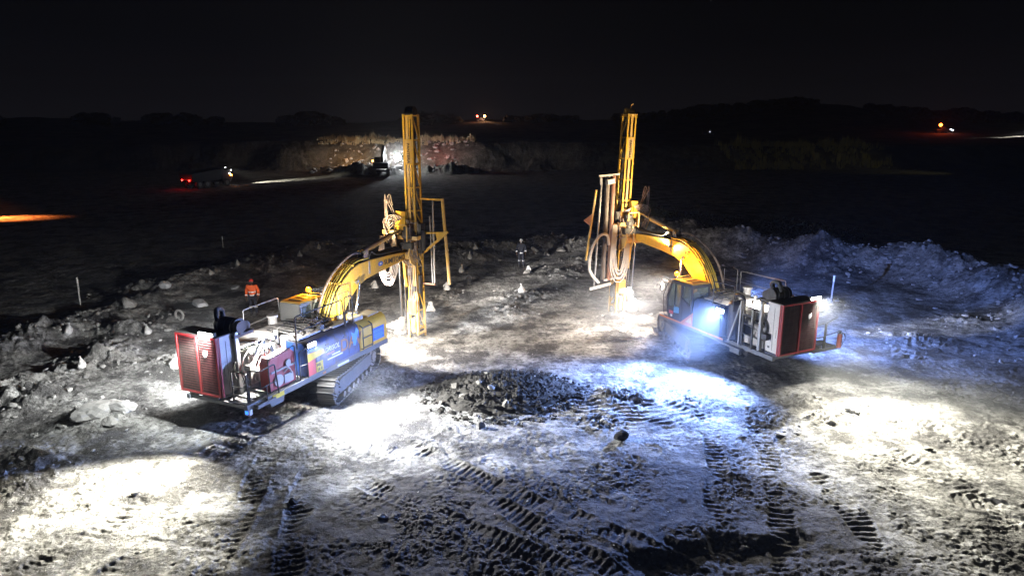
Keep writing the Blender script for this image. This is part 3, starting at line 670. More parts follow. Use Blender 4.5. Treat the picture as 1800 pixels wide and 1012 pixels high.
    for yy in (a - .008, b_ + .001):
        m = MB(); m.box((x0 + .34, yy, 1.4), (x0 + .35, yy + .007, 3.0)); m.box((x0 + .2, yy, 1.9), (x0 + .21, yy + .007, 2.2)); m.box((x0 + .45, yy, 1.45), (x0 + .55, yy + .007, 1.53)); m.box((x0 + .42, yy, 1.8), (x0 + .5, yy + .007, 2.0)); m.build('panel_seam', BLK, cl)
    MB().box((x1 - .22, b_ + .002, 1.75), (x1 + .02, b_ + .2, 1.98)).build('junction_box', BLK, cl, .02)
    hoses('cooler_hose', [[(x1 + .1, a - .02, 2.1), (x1 - .12, a - .1, 2.25), (x1 - .2, a - .12, 2.0), (x1 - .1, a - .08, 1.7), (x1 + .05, a - .04, 1.65)]], .035, BLK, cl, 8)
    hoses('cooler_hose', [[(x1 + .05, b_, 2.3), (x1, b_ + .06, 2.4), (x1 - .1, b_ + .06, 2.2), (x1 - .05, b_ + .06, 2.0)]], .035, BLK, cl, 8)
    lb = c['rearlamp']; lamp_bar(root, (x0 - .04, lb[0], 3.21), (x0 + .08, lb[1], 3.34), '-x', LAMPW)
    # ------------------------------------------------ platform beside the cooler
    px0, px1, py0, py1 = c['plat']
    m = MB(); m.box((px0, py0, 1.08), (px0 + .05, py1, 1.14)); m.box((px1 - .05, py0, 1.08), (px1, py1, 1.14))
    for k in range(11): m.box((px0 + .05, py0 + k * (py1 - py0) / 11, 1.11), (px1 - .05, py0 + .05 + k * (py1 - py0) / 11, 1.135))
    m.build('platform', STEEL, root)
    m = MB(); m.box((px0 - .03, py0 - .03, 1.03), (px1 + .03, py0 - .002, 1.14)); m.box((px0 - .03, py0, 1.03), (px0 - .002, py1, 1.14)); m.build('platform_edge', CHAS, root)
    for pts in c['rails_black']:
        MB().rail(pts[0], pts[1]).build('handrail', BLK, root)
    for pts in c['rails_steel']:
        MB().rail(pts[0], pts[1]).build('handrail', STEEL, root)
    m = MB(); m.cyl((c['jar'][0], c['jar'][1], 2.45), (c['jar'][0], c['jar'][1], 2.72), .16, n=20); m.cyl((c['jar'][0], c['jar'][1], 2.72), (c['jar'][0], c['jar'][1], 2.78), .2, n=20); m.build('pre_cleaner', WHITE, root, smooth=True)
    # ------------------------------------------------ boom
    O = lambda x, z: (x + bx, z + bz)
    top = [(.12, 1.9), (.45, 2.62), (.85, 3.27), (1.31, 3.68), (1.8, 3.98), (2.3, 4.12), (3.0, 4.14), (4.4, 4.10), (5.76, 4.02), (6.05, 3.92)]
    bot = [(6.05, 3.74), (5.24, 3.66), (3.6, 3.52), (2.7, 3.42), (2.05, 3.16), (1.5, 2.76), (1.08, 2.2), (.78, 1.5), (.3, 1.4)]
    boom = MB().prism([O(*p) for p in top + bot], -.27, .27).build('boom', YEL, root, .02)
    m = MB()
    for sy in (-.275, .27):
        m.prism([O(*p) for p in ((2.9, 3.6), (3.02, 3.58), (3.02, 4.1), (2.9, 4.1))], sy, sy + .006)
    m.cyl((2.05 + bx, -.36, 3.45 + bz), (2.05 + bx, .36, 3.45 + bz), .09); m.cyl((5.95 + bx, -.36, 3.85 + bz), (5.95 + bx, .36, 3.85 + bz), .12)
    m.cyl((2.95 + bx, -.2, 4.45 + bz), (2.95 + bx, .2, 4.45 + bz), .08)
    for sy in (-.16, .12): m.prism([O(2.7, 4.1), O(3.2, 4.1), O(3.02, 4.55), O(2.88, 4.55)], sy, sy + .04)
    m.build('boom_pins', STEEL, boom, .005)
    if s < 0:
        lettering('SUMITOMO', 'lettering', .30, (3.98, -.276, 3.76), (1, 0, -.02), (0, 0, 1), STKG, boom, squash=1.0)
        MB().prism([(3.55, 3.86), (3.63, 3.77), (3.83, 3.77), (3.9, 3.86), (3.83, 3.95), (3.63, 3.95)], -.279, -.273).build('emblem', STKB, boom)
        MB().prism([(3.64, 3.86), (3.72, 3.82), (3.81, 3.86), (3.72, 3.90)], -.283, -.2795).build('emblem', STKW, boom)
    else:
        lettering('3-28', 'lettering', .2, (2.0 + bx, .276, 3.62 + bz), (-1, 0, .3), (.3, 0, 1), STKG, boom)
    # boom lift cylinders
    for sy in (-.42, .42):
        m = MB(); m.cyl((1.35, sy, 1.25), (1.75 + bx * .5, sy, 2.35 + bz * .4), .09); o = m.build('lift_cylinder', YEL, root, smooth=True)
        MB().cyl((1.75 + bx * .5, sy, 2.35 + bz * .4), (2.05 + bx, sy, 3.45 + bz), .055).build('piston_rod', CHROME, o, smooth=True)
    # tilt cylinder over the boom
    p0 = Vector((2.95 + bx, 0, 4.45 + bz)); p1 = Vector((6.1 + bx, 0, 5.05 + bz)); pm = p0.lerp(p1, .62)
    o = MB().cyl(p0, pm, .105).build('tilt_cylinder', YELD, root, smooth=True)
    MB().cyl(pm, p1, .055).build('piston_rod', CHROME, o, smooth=True)
    # hose sleeves along the back of the boom
    hl = []
    offs = [(.10, -.19), (.10, -.08), (.10, .03), (.10, .14), (.10, .25)]
    for k, (h, yy) in enumerate(offs):
        pts = []
        for i, (x, z) in enumerate(top[:7]):
            j = min(i + 1, 6); i0 = max(i - 1, 0); d = Vector((top[j][0] - top[i0][0], 0, top[j][1] - top[i0][1])).normalized(); nn = Vector((-d.z, 0, d.x))
            hh = .075 + (.05 if i % 2 else .0) * (1 if k % 2 else .4)
            pts.append(Vector((x + bx, yy, z + bz)) + nn * hh)
        hl.append(pts)
    hoses('boom_pipes', hl, .03, HOSEY, boom, 8)
    tp_ = [O(*p) for p in top[:8]]; m = MB(); m.prism([(x - .004, z + .004) for x, z in tp_] + [(x - .012, z + .014) for x, z in tp_[::-1]], -.24, .26); m.build('pipe_gap_shade', BLK, boom)  # black strip painting in the shade of the gaps between the pipes
    m = MB()
    for (x, z, ang) in ((.62, 2.95, 60), (1.1, 3.52, 45), (1.95, 4.06, 15)): m.box((x + bx - .03, -.27, z + bz + .02), (x + bx + .03, .3, z + bz + .1), Matrix.Rotation(R(-ang), 3, 'Y'))
    m.build('pipe_clamp', YEL, boom, .005)
    hl = []
    rnd = random.Random(11)
    for k in range(6):
        yy = -.2 + k * .09
        hl.append([(3.0 + bx, yy, 4.18 + bz), (3.25 + bx, yy, 4.42 + bz + .04 * (k % 3)), (3.6 + bx, yy, 4.25 + bz), (4.5 + bx, yy, 4.2 + bz), (5.4 + bx, yy, 4.16 + bz + .05 * (k % 2)), (5.9 + bx, yy, 4.3 + bz), (mx - .12, yy + s * -.1, 4.55 + .1 * k)])
    hoses('boom_hoses', hl, .03, BLK, boom)
    hl = [[(0.0 + bx, c['loop'], 2.3), (.5 + bx, c['loop'], 3.3 + bz), (1.2 + bx, c['loop'] * .8, 4.0 + bz), (2.2 + bx, c['loop'] * .5, 4.45 + bz), (3.0 + bx, c['loop'] * .3, 4.4 + bz)]]
    hoses('loop_hose', hl, .045, HOSE, boom, 8)
    # ------------------------------------------------ mast
    ya, yb = (s * .10, s * .60); yl, yh = min(ya, yb), max(ya, yb); X0, X1 = mx, mx + .56; ZT = 9.80; ZM = 5.35
    mast = empty('mast'); mast.parent = root; tl = R(c.get('tilt', 0)); mast.rotation_euler = (tl, 0, 0); mast.location = Vector((0, 0, ZT)) - Matrix.Rotation(tl, 3, 'X') @ Vector((0, 0, ZT))
    m = MB()
    for (x, y_) in ((X0, yl), (X0, yh - .085), (X1 - .07, yl), (X1 - .07, yh - .085)):
        m.box((x, y_, .35), (x + .07, y_ + .085, ZT))
    zs = [ZT - .06] + [ZT - .06 - (ZT - .06 - ZM) * k / 4.4 for k in range(1, 5)] + [ZM - .2]
    zb = zs + [4.3, 3.3, 2.3, 1.3, .45]
    for z in zb:
        m.box((X0 + .005, yl + .085, z - .03), (X0 + .05, yh - .085, z + .03)); m.box((X1 - .05, yl + .085, z - .03), (X1 - .005, yh - .085, z + .03))
        m.box((X0 + .07, yl + .01, z - .03), (X1 - .07, yl + .05, z + .03)); m.box((X0 + .07, yh - .05, z - .03), (X1 - .07, yh - .01, z + .03))
    for i in range(len(zb) - 1):
        for y_ in ((yl + .03) if s < 0 else (yh - .03),): m.bar((X0 + .06, y_, zb[i] - .04), (X1 - .06, y_, zb[i + 1] + .04), .045, .05)
    m.build('mast_frame', YEL, mast, .004)
    m = MB(); yc_ = (yl + yh) / 2
    for i in range(5):
        if i == 1: m.box((X0 + .012, yl + .086, zs[2] + .03), (X0 + .03, yh - .086, zs[1] - .03))
        else: m.box((X0 + .015, yc_ - .04 - .03 * s, zs[i + 1] + .03), (X0 + .04, yc_ + .08 - .03 * s, zs[i] - .03))
    m.build('mast_plate', YELD, mast, .004)
    lettering('PANTERA', 'lettering', .17, (X0 - .003, yc_ + .06, zs[1] - .12), (0, 0, -1), (0, -1, 0) if True else (0, 1, 0), STKG, mast, squash=1.15)
    m = MB(); m.cyl((X0 + .28, yc_, .1), (X0 + .28, yc_, 6.3), .055, n=12); m.build('drill_rod', STEEL, mast, smooth=True)
    m = MB(); m.cyl((X0 + .40, yc_ - .1, 1.0), (X0 + .40, yc_ - .1, ZT - .2), .03, n=8); m.cyl((X0 + .40, yc_ + .1, 1.0), (X0 + .40, yc_ + .1, ZT - .2), .03, n=8); m.box((X0 + .36, yc_ - .04, .8), (X0 + .46, yc_ + .04, ZT - .2)); m.build('feed_chain', BLK, mast)
    m = MB(); m.box((X0 - .02, yl - .02, ZT + .002), (X1 + .02, yh + .02, ZT + .04)); m.cyl((X0 + .3, yl + .06, ZT + .12), (X0 + .3, yh - .06, ZT + .12), .2, n=22)
    m.prism([(X0 + .1, ZT + .04), (X0 + .5, ZT + .04), (X0 + .32, ZT + .32)], yl + .04, yl + .07); m.prism([(X0 + .1, ZT + .04), (X0 + .5, ZT + .04), (X0 + .32, ZT + .32)], yh - .07, yh - .04)
    if s > 0: m.tube([(X0 + .2, yc_, ZT + .1), (X0 + .2, yc_, ZT + .42), (X0 + .2, yc_ - .12, ZT + .52)], .025, 6)
    m.build('crown_sheave', YELD if s > 0 else BLK, mast, .004)
    # slide guide plates around boom tip
    m = MB(); m.prism([(mx - .30, 4.95), (mx - .02, 4.95), (mx - .02, 5.75), (mx - .22, 5.75)], yh - .12 if s < 0 else yl - .28, yh + .38 if s < 0 else yl + .1); m.build('control_box', YEL, mast, .015)
    m = MB(); m.box((mx - .04, yl + .02, 4.9), (mx - .003, yh - .02, 5.35)); m.prism([(mx - .45, 3.55), (mx - .005, 3.3), (mx - .005, 4.6), (mx - .35, 4.5), (mx - .6, 4.0)], yl + .02, yl + .08); m.prism([(mx - .45, 3.55), (mx - .005, 3.3), (mx - .005, 4.6), (mx - .35, 4.5), (mx - .6, 4.0)], yh - .08, yh - .02)
    m.box((mx - .5, s * -.25 - .2, 3.75), (mx - .01, s * -.25 + .3, 4.05)); m.cyl((mx - .3, -.45, 3.85), (mx - .3, .45, 3.85), .16); m.box((mx - .35, yl - .25, 4.55), (mx - .03, yh + .25, 4.72)); m.build('mast_bracket', YELD, mast, .012)
    m = MB(); m.cyl((mx - .25, yc_, 4.4), (mx - .25, yc_, 5.1), .2, n=18); m.box((mx - .5, yc_ - .3, 4.15), (mx - .08, yc_ + .3, 4.45)); m.cyl((mx + .28, yc_ + s * .38, 4.0), (mx + .28, yc_ + s * .38, 4.9), .15, n=16); m.box((mx + .1, yc_ + s * .3 - .12, 3.9), (mx + .5, yc_ + s * .3 + .2, 5.2)); m.ball((mx - .3, yc_, 4.75), .26)
    m.build('rotary_head', BLK, mast, .02)
    m = MB(); m.rail([(mx - .75, yc_ - .25, 4.55), (mx - .75, yc_ - .25, 5.25), (mx - .75, yc_ + .35, 5.25), (mx - .75, yc_ + .35, 4.85)], .03, .1); m.bar((mx - .75, yc_ - .25, 4.6), (mx - .2, yc_ - .2, 4.6), .05, .05); m.build('hose_guide', YELD, mast)
    # valve arm sticking out on the inner side
    iy = -s
    m = MB(); m.box((mx - .25, min(iy * .1, iy * 1.0), 4.72), (mx - .05, max(iy * .1, iy * 1.0), 4.9)); m.bar((mx - .15, iy * .98, 4.75), (mx - .15, iy * .8, 4.3), .05, .05); m.build('hose_arm', YELD, mast, .01)
    # hoses around the head
    rnd = random.Random(21 + s); hl = []
    for k in range(6):      # upper loops on the inner side
        o1 = k * .09; hl.append([(mx - .2, iy * (.1 + o1 * .3), 5.2), (mx - .3, iy * (.35 + o1), 6.0 + .05 * k), (mx - .2, iy * (.55 + o1 * .6), 6.45 - .12 * (k % 4)), (mx - .15, iy * (.75 + o1 * .3), 6.1), (mx - .15, iy * (.7 + o1 * .4), 5.3), (mx - .2, iy * (.6 + o1 * .5), 4.85)][(0 if k % 2 else 1):])
    hoses('upper_hoses', hl[:5], .026, HOSE, mast, 7)
    hl = []
    for k in range(6):
        o1 = k * .10; hl.append([(mx - .75 - rnd.random() * .2, s * -.1, 4.35 + bz + .03 * k), (mx - .7, iy * (.35 + o1 * .5), 5.1 + .09 * k - .2), (mx - .35, iy * (.1 + o1 * .3), 5.35 + .05 * k), (mx - .1, s * (.0 + o1), 5.25), (mx + .1, s * .62, 4.9 + .06 * k), (mx + .1, s * .68, 4.2)])
    hoses('arch_hoses', hl, .024, HOSE, mast, 7)
    hl = []
    for k in range(6):       # U loops hanging in front of the mast
        w_ = .24 + .055 * k; dp = c['ul'][1] + .55 - k * .11 + rnd.random() * .08; cy = c['ul'][0]
        hl.append([(mx - .2 - .04 * k, cy - w_, 4.75), (mx - .25, cy - w_ * 1.05, 3.9), (mx - .28, cy - w_, dp + .75), (mx - .3, cy - w_ * .5, dp + .12), (mx - .3, cy, dp), (mx - .3, cy + w_ * .5, dp + .12), (mx - .28, cy + w_, dp + .75), (mx - .22, cy + w_ * .95, 3.8), (mx - .15, cy + w_ * .8, 4.6)])
    hoses('hanging_hoses', hl, .024, HOSE if s < 0 else DUSTY, mast, 7)
    hl = []
    for k in range(12):
        a_ = Vector((mx - .3 + rnd.random() * .5, yc_ + (rnd.random() - .5) * .9, 3.9 + rnd.random() * 1.2)); b_ = Vector((mx - .2 + rnd.random() * .4, yc_ + (rnd.random() - .5) * 1.0, 3.3 + rnd.random() * 1.2))
        hl.append([a_, a_ + Vector((-.2 * rnd.random(), .25 * (rnd.random() - .5), .3)), (a_ + b_) / 2 + Vector((-.35 * rnd.random() - .1, 0, 0)), b_])
    hoses('tangle_hoses', hl, .022, HOSE, mast, 6)
    hl = [[(mx - .06 - .03 * k, yl + .02 + .08 * k, 4.2), (mx - .1, yl + .03 + .09 * k, 3.0), (mx - .08, yl + .0 + .09 * k, 1.9), (mx - .05, yl + .05 + .08 * k, 1.1)] for k in range(5)]
    hoses('mast_hoses', hl, .022, HOSE, mast, 6)
    m = MB(); m.box((mx + .08, yl + .1, 1.9), (mx + .42, yh - .1, 2.5)); m.box((mx + .1, yl + .05, 3.0), (mx + .4, yh - .05, 3.35)); m.box((mx + .05, yl - .06, 2.1), (mx + .3, yl + .02, 2.9)); m.box((mx + .1, yh - .02, .9), (mx + .45, yh + .08, 1.5)); m.cyl((mx + .5, yc_, .8), (mx + .5, yc_, 3.6), .06)
    m.build('rod_clamp', BLK, mast, .01)
    for k in range(5): MB().box((mx - .09, yl + .04 + .08 * k, .75 + .5 * (k % 3)), (mx - .03, yl + .09 + .08 * k, 1.0 + .5 * (k % 3))).build('valve', BLK, mast, .01)
    for lo, hi in (((mx - .14, yl + .05, 2.2), (mx - .05, yl + .22, 2.45)), ((mx - .12, yh - .2, 2.9), (mx - .04, yh - .06, 3.2))): MB().box(lo, hi).build('junction_box', BLK, mast, .01)
    # lower mast: dust-coated guards, guide box, foot
    m = MB(); m.prism([(mx - .06, 2.4), (mx - .06, 3.95), (mx - .3, 3.8), (mx - .22, 2.9), (mx - .12, 2.4)], iy * .02 + yc_ - .06 + iy * .25, iy * .02 + yc_ + .06 + iy * .25)
    m.box((mx - .07, yl + .02, 2.0), (mx - .012, yl + .2, 3.4)); m.build('guard_plate', YEL if s < 0 else YELD, mast, .01)
    m = MB(); m.cyl((mx - .15, iy * .22, 1.0), (mx - .15, iy * .22, 3.7), .06); m.cyl((mx - .1, iy * .02, .8), (mx - .1, iy * .02, 3.6), .03); m.build('feed_cylinder', CHROME, mast, smooth=True)
    m = MB(); m.prism([(mx - .16, 1.15), (mx - .16, 1.75), (mx - .02, 1.9), (mx - .02, 1.2)], yc_ - .2, yc_ + .22); m.build('guide_box', YEL, mast, .01)
    m = MB(); m.box((mx - .12, yl - .03, .2), (mx - .04, yl + .06, 1.2)); m.box((mx - .12, yh - .06, .0), (mx - .04, yh + .03, 1.2)); m.box((mx - .12, yl - .03, .2), (mx + .5, yl + .0, .32)); m.box((X1 - .03, yl, .0), (X1 + .05, yl + .08, 1.6)); m.box((X1 - .03, yh - .08, .0), (X1 + .05, yh, 1.6))
    m.cyl((mx - .02, yc_, .3), (mx - .02, yc_, .95), .12); m.build('mast_foot', YELD, mast, .01)
    FD = DUSTY
    m = MB(); m.box((mx - .45, iy * .35 - .28, .45), (mx - .02, iy * .35 + .28, .60)); m.cyl((mx - .3, iy * .3, .6), (mx - .3, iy * .3, .85), .12); m.cyl((mx - .15, iy * .65, .5), (mx - .15, iy * .65, .7), .1); m.box((mx - .5, iy * .75 - .12, .5), (mx - .1, iy * .75 + .1, .62)); m.box((mx - .4, iy * .1 - .1, .6), (mx - .2, iy * .1 + .1, 1.0))
    m.cyl((mx + .05, iy * .45, .15), (mx + .05, iy * .45, .5), .3, .22, n=18); m.build('dust_hood', FD, mast, .015)
    m = MB()
    for (xx, yy, ln) in ((mx - .45, iy * .62, .62), (mx - .47, iy * .1, .5)):
        m.bar((xx, yy, .55), (xx, yy, .55 - ln + .1), .015, .015)
    m.tube([(mx - .45, iy * .62, .02), (mx - .46, iy * .4, .12), (mx - .45, iy * .1, .32)], .012, 5, smooth=4); m.build('chain', STEEL, mast)
    # ------------------------------------------------ rod rack on the outer side
    rk = empty('rod_rack'); rk.parent = root
    for parts in c['rack']:
        kind, a_, b_, r_, mt = parts
        m = MB()
        if kind == 'rod': m.cyl(a_, b_, r_, n=10)
        elif kind == 'bar': m.bar(a_, b_, r_, r_)
        elif kind == 'tri': m.prism([a_, b_, r_], mt[0], mt[1], 'yz'); mt = mt[2]
        m.build({'rod': 'rack_rod', 'bar': 'rack_arm', 'tri': 'rack_gusset'}[kind], mt, rk)
    return root

y_ = -1
rack_L = [('bar', (6.45, -.6, 6.25), (6.45, -1.72, 6.25), .08, YEL), ('rod', (6.45, -1.20, 6.2), (6.45, -1.20, 2.55), .04, STEEL), ('rod', (6.45, -1.68, 6.3), (6.45, -1.95, 2.55), .07, YELD),
          ('bar', (6.4, -.6, 4.75), (6.4, -1.9, 4.85), .08, YEL), ('bar', (6.4, -1.95, 4.9), (6.35, -.75, 3.9), .10, YEL), ('tri', (-1.95, 4.92), (-1.35, 4.80), (-1.45, 4.4), (6.36, 6.43, YEL)),
          ('bar', (6.4, -.6, 2.5), (6.4, -1.25, 2.5), .07, RUST), ('rod', (6.5, -1.0, 5.5), (6.45, -1.1, 2.5), .03, STEEL)]
rack_R = [('rod', (5.6, 1.30, 7.0), (5.6, 1.42, 1.9), .10, RUST), ('rod', (5.75, 1.55, 7.0), (5.75, 1.65, 1.9), .12, paint('dark_rod', (.10, .08, .07), .5, dust=.4)), ('rod', (5.6, 1.98, 6.9), (5.6, 2.25, 1.6), .045, STEEL), ('rod', (5.6, 2.28, 6.35), (5.6, 2.75, 3.0), .05, YELD),
          ('bar', (5.6, 1.0, 7.05), (5.6, 2.15, 7.0), .09, DUSTY), ('bar', (5.6, 1.3, 6.75), (5.6, 1.7, 6.7), .22, DUSTY), ('tri', (2.46, 5.25), (2.95, 4.95), (2.5, 4.6), (5.57, 5.63, RUST)),
          ('bar', (5.7, .6, 4.62), (5.7, 1.25, 4.6), .16, YEL), ('bar', (5.6, 1.3, 1.7), (5.6, 2.5, 1.55), .12, DUSTY), ('bar', (5.6, .7, 2.0), (5.6, 1.7, 1.9), .09, DUSTY), ('bar', (5.6, 2.05, 7.0), (5.6, 2.05, 6.6), .09, STEEL)]
rigL = make_rig(dict(s=-1, bx=0, bz=0, mx=6.0, X=-7.14, Y=24.05, th=66.1, yaw=14, xf=2.38, cab=(-.42, 1.15), cabz=3.06, beacon=(1.0, 1.2), bw=260, drum=(-3.95, .1),
    cool=(-.22, 1.48), coolx=(-4.85, -4.2), rearlamp=(-.18, .42), plat=(-4.6, -3.9, -1.42, -.26), jar=(-1.1, 1.1), loop=.1, ul=(.75, 2.35), rack=rack_L,
    label='left drill rig with a blue and yellow side, red cooler and silver engine bay',
    rails_black=[([(-4.62, -.45, 1.1), (-4.62, -.45, 2.1), (-4.62, -1.05, 2.1), (-4.62, -1.05, 1.1)], .024), ([(-4.62, -.45, 1.6), (-4.62, -1.05, 1.6)], .02), ([(-4.62, -.45, 1.3), (-4.62, -1.05, 1.3)], .016),
                 ([(-4.62, -1.12, 1.02), (-4.62, -1.12, 2.2), (-4.4, -1.4, 2.15), (-3.8, -1.42, 2.2), (-3.7, -1.42, 1.2)], .024), ([(-4.62, -1.12, 1.65), (-4.4, -1.4, 1.6), (-3.75, -1.42, 1.65)], .02), ([(-4.2, -1.42, 1.1), (-4.2, -1.42, 1.62)], .018),
                 ([(-2.62, -1.3, 2.3), (-2.62, -1.3, 3.38), (-.2, -1.3, 3.38), (-.1, -1.3, 2.4)], .026), ([(-2.62, -1.3, 2.86), (-.15, -1.3, 2.86)], .02), ([(-2.62, -1.36, 1.2), (-2.62, -1.36, 2.2), (-2.28, -1.40, 2.25), (-2.28, -1.40, 1.2)], .022), ([(-2.62, -1.36, 1.7), (-2.28, -1.4, 1.7)], .016),
                 ([(0.0, -1.25, 2.3), (0.0, -1.25, 3.4), (.42, -1.25, 3.4), (.45, -1.25, 2.3)], .024), ([(0.0, -1.25, 2.85), (.45, -1.25, 2.85)], .018), ([(.62, -.5, 2.3), (.62, -.5, 3.3), (1.25, -.5, 3.3), (1.25, -.5, 2.3)], .02)],
    rails_steel=[([(-2.25, 1.3, 2.5), (-2.25, 1.3, 3.22), (-.55, 1.3, 3.26), (-.5, 1.3, 2.72), (-2.2, 1.3, 2.62)], .026), ([(-.9, 1.3, 2.42), (-.85, 1.3, 2.8)], .02)]))
rigR = make_rig(dict(s=1, bx=-.62, bz=.18, mx=5.62, tilt=2.2, X=8.47, Y=28.43, th=115.6, yaw=-20, xf=1.5, cab=(-.55, .98), cabz=2.92, beacon=(.95, 1.0), bw=500, drum=(-4.2, .45),
    cool=(-.65, 1.17), coolx=(-5.1, -4.42), rearlamp=(-.64, -.12), plat=(-4.9, -4.1, -2.1, -.75), jar=(-1.2, -1.0), loop=-.35, ul=(.72, 1.75), rack=rack_R,
    label='right drill rig with its dark cab facing the camera above a blue lit track',
    rails_black=[([(-4.9, -.85, 1.1), (-4.9, -.85, 2.1), (-4.9, -1.35, 2.15), (-4.9, -1.35, 1.1)], .024), ([(-4.9, -.85, 1.6), (-4.9, -1.35, 1.6)], .02), ([(-4.9, -.85, 1.3), (-4.9, -1.35, 1.3)], .016),
                 ([(-4.9, -1.42, 1.1), (-4.9, -1.42, 2.15), (-4.9, -1.95, 2.3)], .022), ([(-4.9, -1.42, 1.65), (-4.9, -2.1, 1.7), (-4.9, -2.1, 1.1)], .022), ([(-4.1, -1.0, 1.1), (-4.1, -1.0, 2.4), (-4.15, -2.1, 2.3)], .02),
                 ([(-1.7, 1.3, 2.4), (-1.7, 1.3, 3.35), (-2.85, 1.3, 3.4), (-2.85, 1.3, 2.4)], .026), ([(-1.7, 1.3, 2.85), (-2.85, 1.3, 2.85)], .018)],
    rails_steel=[([(-.45, -1.3, 2.3), (-.45, -1.3, 3.28), (-2.9, -1.3, 3.34), (-3.0, -1.3, 2.4)], .026), ([(-.45, -1.3, 2.8), (-2.95, -1.3, 2.85)], .022), ([(-.25, -1.3, 2.3), (-.25, -1.3, 3.3), (.0, -1.3, 3.35)], .024), ([(.55, -1.3, 2.3), (.55, -1.3, 3.2)], .022), ([(.55, -1.3, 2.75), (-.25, -1.3, 2.75)], .016), ([(.95, -.1, 2.4), (1.0, -.1, 3.6)], .015)]))
# extra fittings of each machine
lamp_bar(rigL, (-2.28, -1.43, 2.22), (-1.85, -1.375, 2.38), '-y', LAMPW)
lamp_bar(rigL, (-2.86, -.62, 2.60), (-2.74, -.35, 2.72), '-x', LAMPW)
m = MB(); m.box((-3.95, -1.40, 1.05), (-3.45, -1.392, 1.2)); m.build('yellow_plate', STKY, rigL)
m = MB(); m.prism([(-4.1, 1.02), (-3.4, 1.02), (-3.45, .82), (-4.0, .82)], -1.36, -1.1); m.build('step', CHAS, rigL, .01)
bo = MB().box((-4.72, -1.15, .78), (-4.58, -.95, 1.0)).build('marker_lamp', WHITE, rigL, .02)
MB().box((-4.735, -1.10, .83), (-4.722, -1.0, .95)).build('lens', emit('blue_marker_glow', (.03, .18, 1), 3), bo)
lamp_bar(rigR, (-2.5, 1.375, 2.22), (-2.05, 1.43, 2.40), '+y', LAMPB)
lamp_bar(rigR, (-2.95, .1, 2.63), (-2.83, .4, 2.74), '-x', LAMPW)
lamp_bar(rigR, (2.25, .30, 3.98), (2.40, .38, 4.08), '+x', LAMPW)
lamp_bar(rigL, (2.95, .30, 3.72), (3.10, .38, 3.82), '+x', LAMPW)
lamp_bar(rigL, (2.40, -1.1, 1.9), (2.46, -.85, 2.0), '+x', LAMPW)
lamp_bar(rigR, (5.40, .20, 1.35), (5.48, .42, 1.45), '-x', LAMPW)
lamp_bar(rigR, (-.9, -1.43, 2.2), (-.5, -1.375, 2.36), '-y', LAMPB)
m = MB(); m.cyl((-5.02, -2.05, 1.12), (-5.02, -2.05, 1.62), .09, n=16); m.ball((-5.02, -2.05, 1.62), .09, sz=.7); fe = m.build('fire_extinguisher', RED2, rigR, smooth=True)
m = MB(); m.cyl((-5.02, -2.05, 1.66), (-5.02, -2.05, 1.74), .03); m.tube([(-5.02, -2.05, 1.72), (-5.05, -2.25, 1.65), (-5.05, -2.3, 1.4), (-5.03, -2.14, 1.15)], .014, 6, smooth=5); m.box((-5.06, -2.1, 1.74), (-4.98, -1.98, 1.78)); m.build('hose', BLK, fe)
MB().cyl((-4.9, -.72, 1.5), (-4.9, -.72, 2.6), .07, n=12).build('red_hose', RED2, rigR, smooth=True)
MB().tube([(5.3, 2.2, 1.9), (5.25, 2.75, 2.6), (5.25, 2.65, 3.6), (5.3, 2.2, 4.2), (5.35, 1.75, 4.2), (5.4, 1.6, 3.7)], .07, 10, smooth=6).build('air_hose', DUSTY, rigR, smooth=True)

# ---------------------------------------------------------------- lamps' light (at the lamps above), with added fill beams
KW = 1000
W_ = (1.0, .985, .93); WC = (.86, .93, 1.0); BL = (.10, .25, 1.0)
MLm = Matrix.LocRotScale(rigL.location, rigL.rotation_euler, None); MRm = Matrix.LocRotScale(rigR.location, rigR.rotation_euler, None)
lamp_bar(rigL, (-2.6, 1.375, 2.24), (-2.2, 1.43, 2.40), '+y', LAMPW)
spot(rigL, (-4.98, .12, 3.28), G3(110, 960), 19 * KW, (1, .98, .84), 82, 1.0)
spot(rigL, (-4.98, .05, 3.28), G3(300, 700), 2.4 * KW, (.92, .99, 1.0), 130, .9)
spot(rigL, (-2.4, 1.52, 2.32), G3(150, 630), 7 * KW, (.90, .95, .98), 120, 1.0)
spot(rigL, (-2.06, -1.50, 2.30), G3(900, 785), 15 * KW, (.94, .97, 1.0), 112, 1.0)
spot(rigL, (-2.06, -1.50, 2.30), G3(620, 770), 1.8 * KW, (.92, .96, 1.0), 130, 1.0)
spot(rigL, (-2.92, -.48, 2.62), MLm @ Vector((-3.9, -.6, 1.0)), 3.0 * KW, W_, 150, .5)
spot(rigL, (-2.75, -.48, 3.0), MLm @ Vector((-1.6, .3, 2.4)), .4 * KW, W_, 160, .5)
spot(rigL, (2.55, -.97, 1.95), G3(900, 545, .0), 9.0 * KW, (.80, .88, 1.0), 24, .7)
spot(rigL, (3.2, .34, 3.77), MLm @ Vector((6.0, -.3, 7.2)), 3.6 * KW, (1.0, .80, .50), 84, .7)
spot(rigL, (1.2, .8, 3.14), MLm @ Vector((7, 1.0, 0)), 7.0 * KW, (1, .93, .84), 90, 1.0)
spot(rigL, (.95, .62, 3.22), MLm @ Vector((2.0, -.2, 3.6)), .35 * KW, (1, .9, .6), 160, .8)
spot(rigL, (.2, -1.1, 2.75), MLm @ Vector((1.6, .0, 3.4)), .7 * KW, (1, .92, .7), 120, .8)  # added fill for the boom, no lamp body stands here
spot(rigR, (-5.22, -.38, 3.27), G3(1790, 890), 23 * KW, (1, .98, .84), 100, 1.0)
spot(rigR, (-5.22, -.38, 3.27), G3(1560, 720), 2 * KW, (1, .99, .9), 120, 1.0)
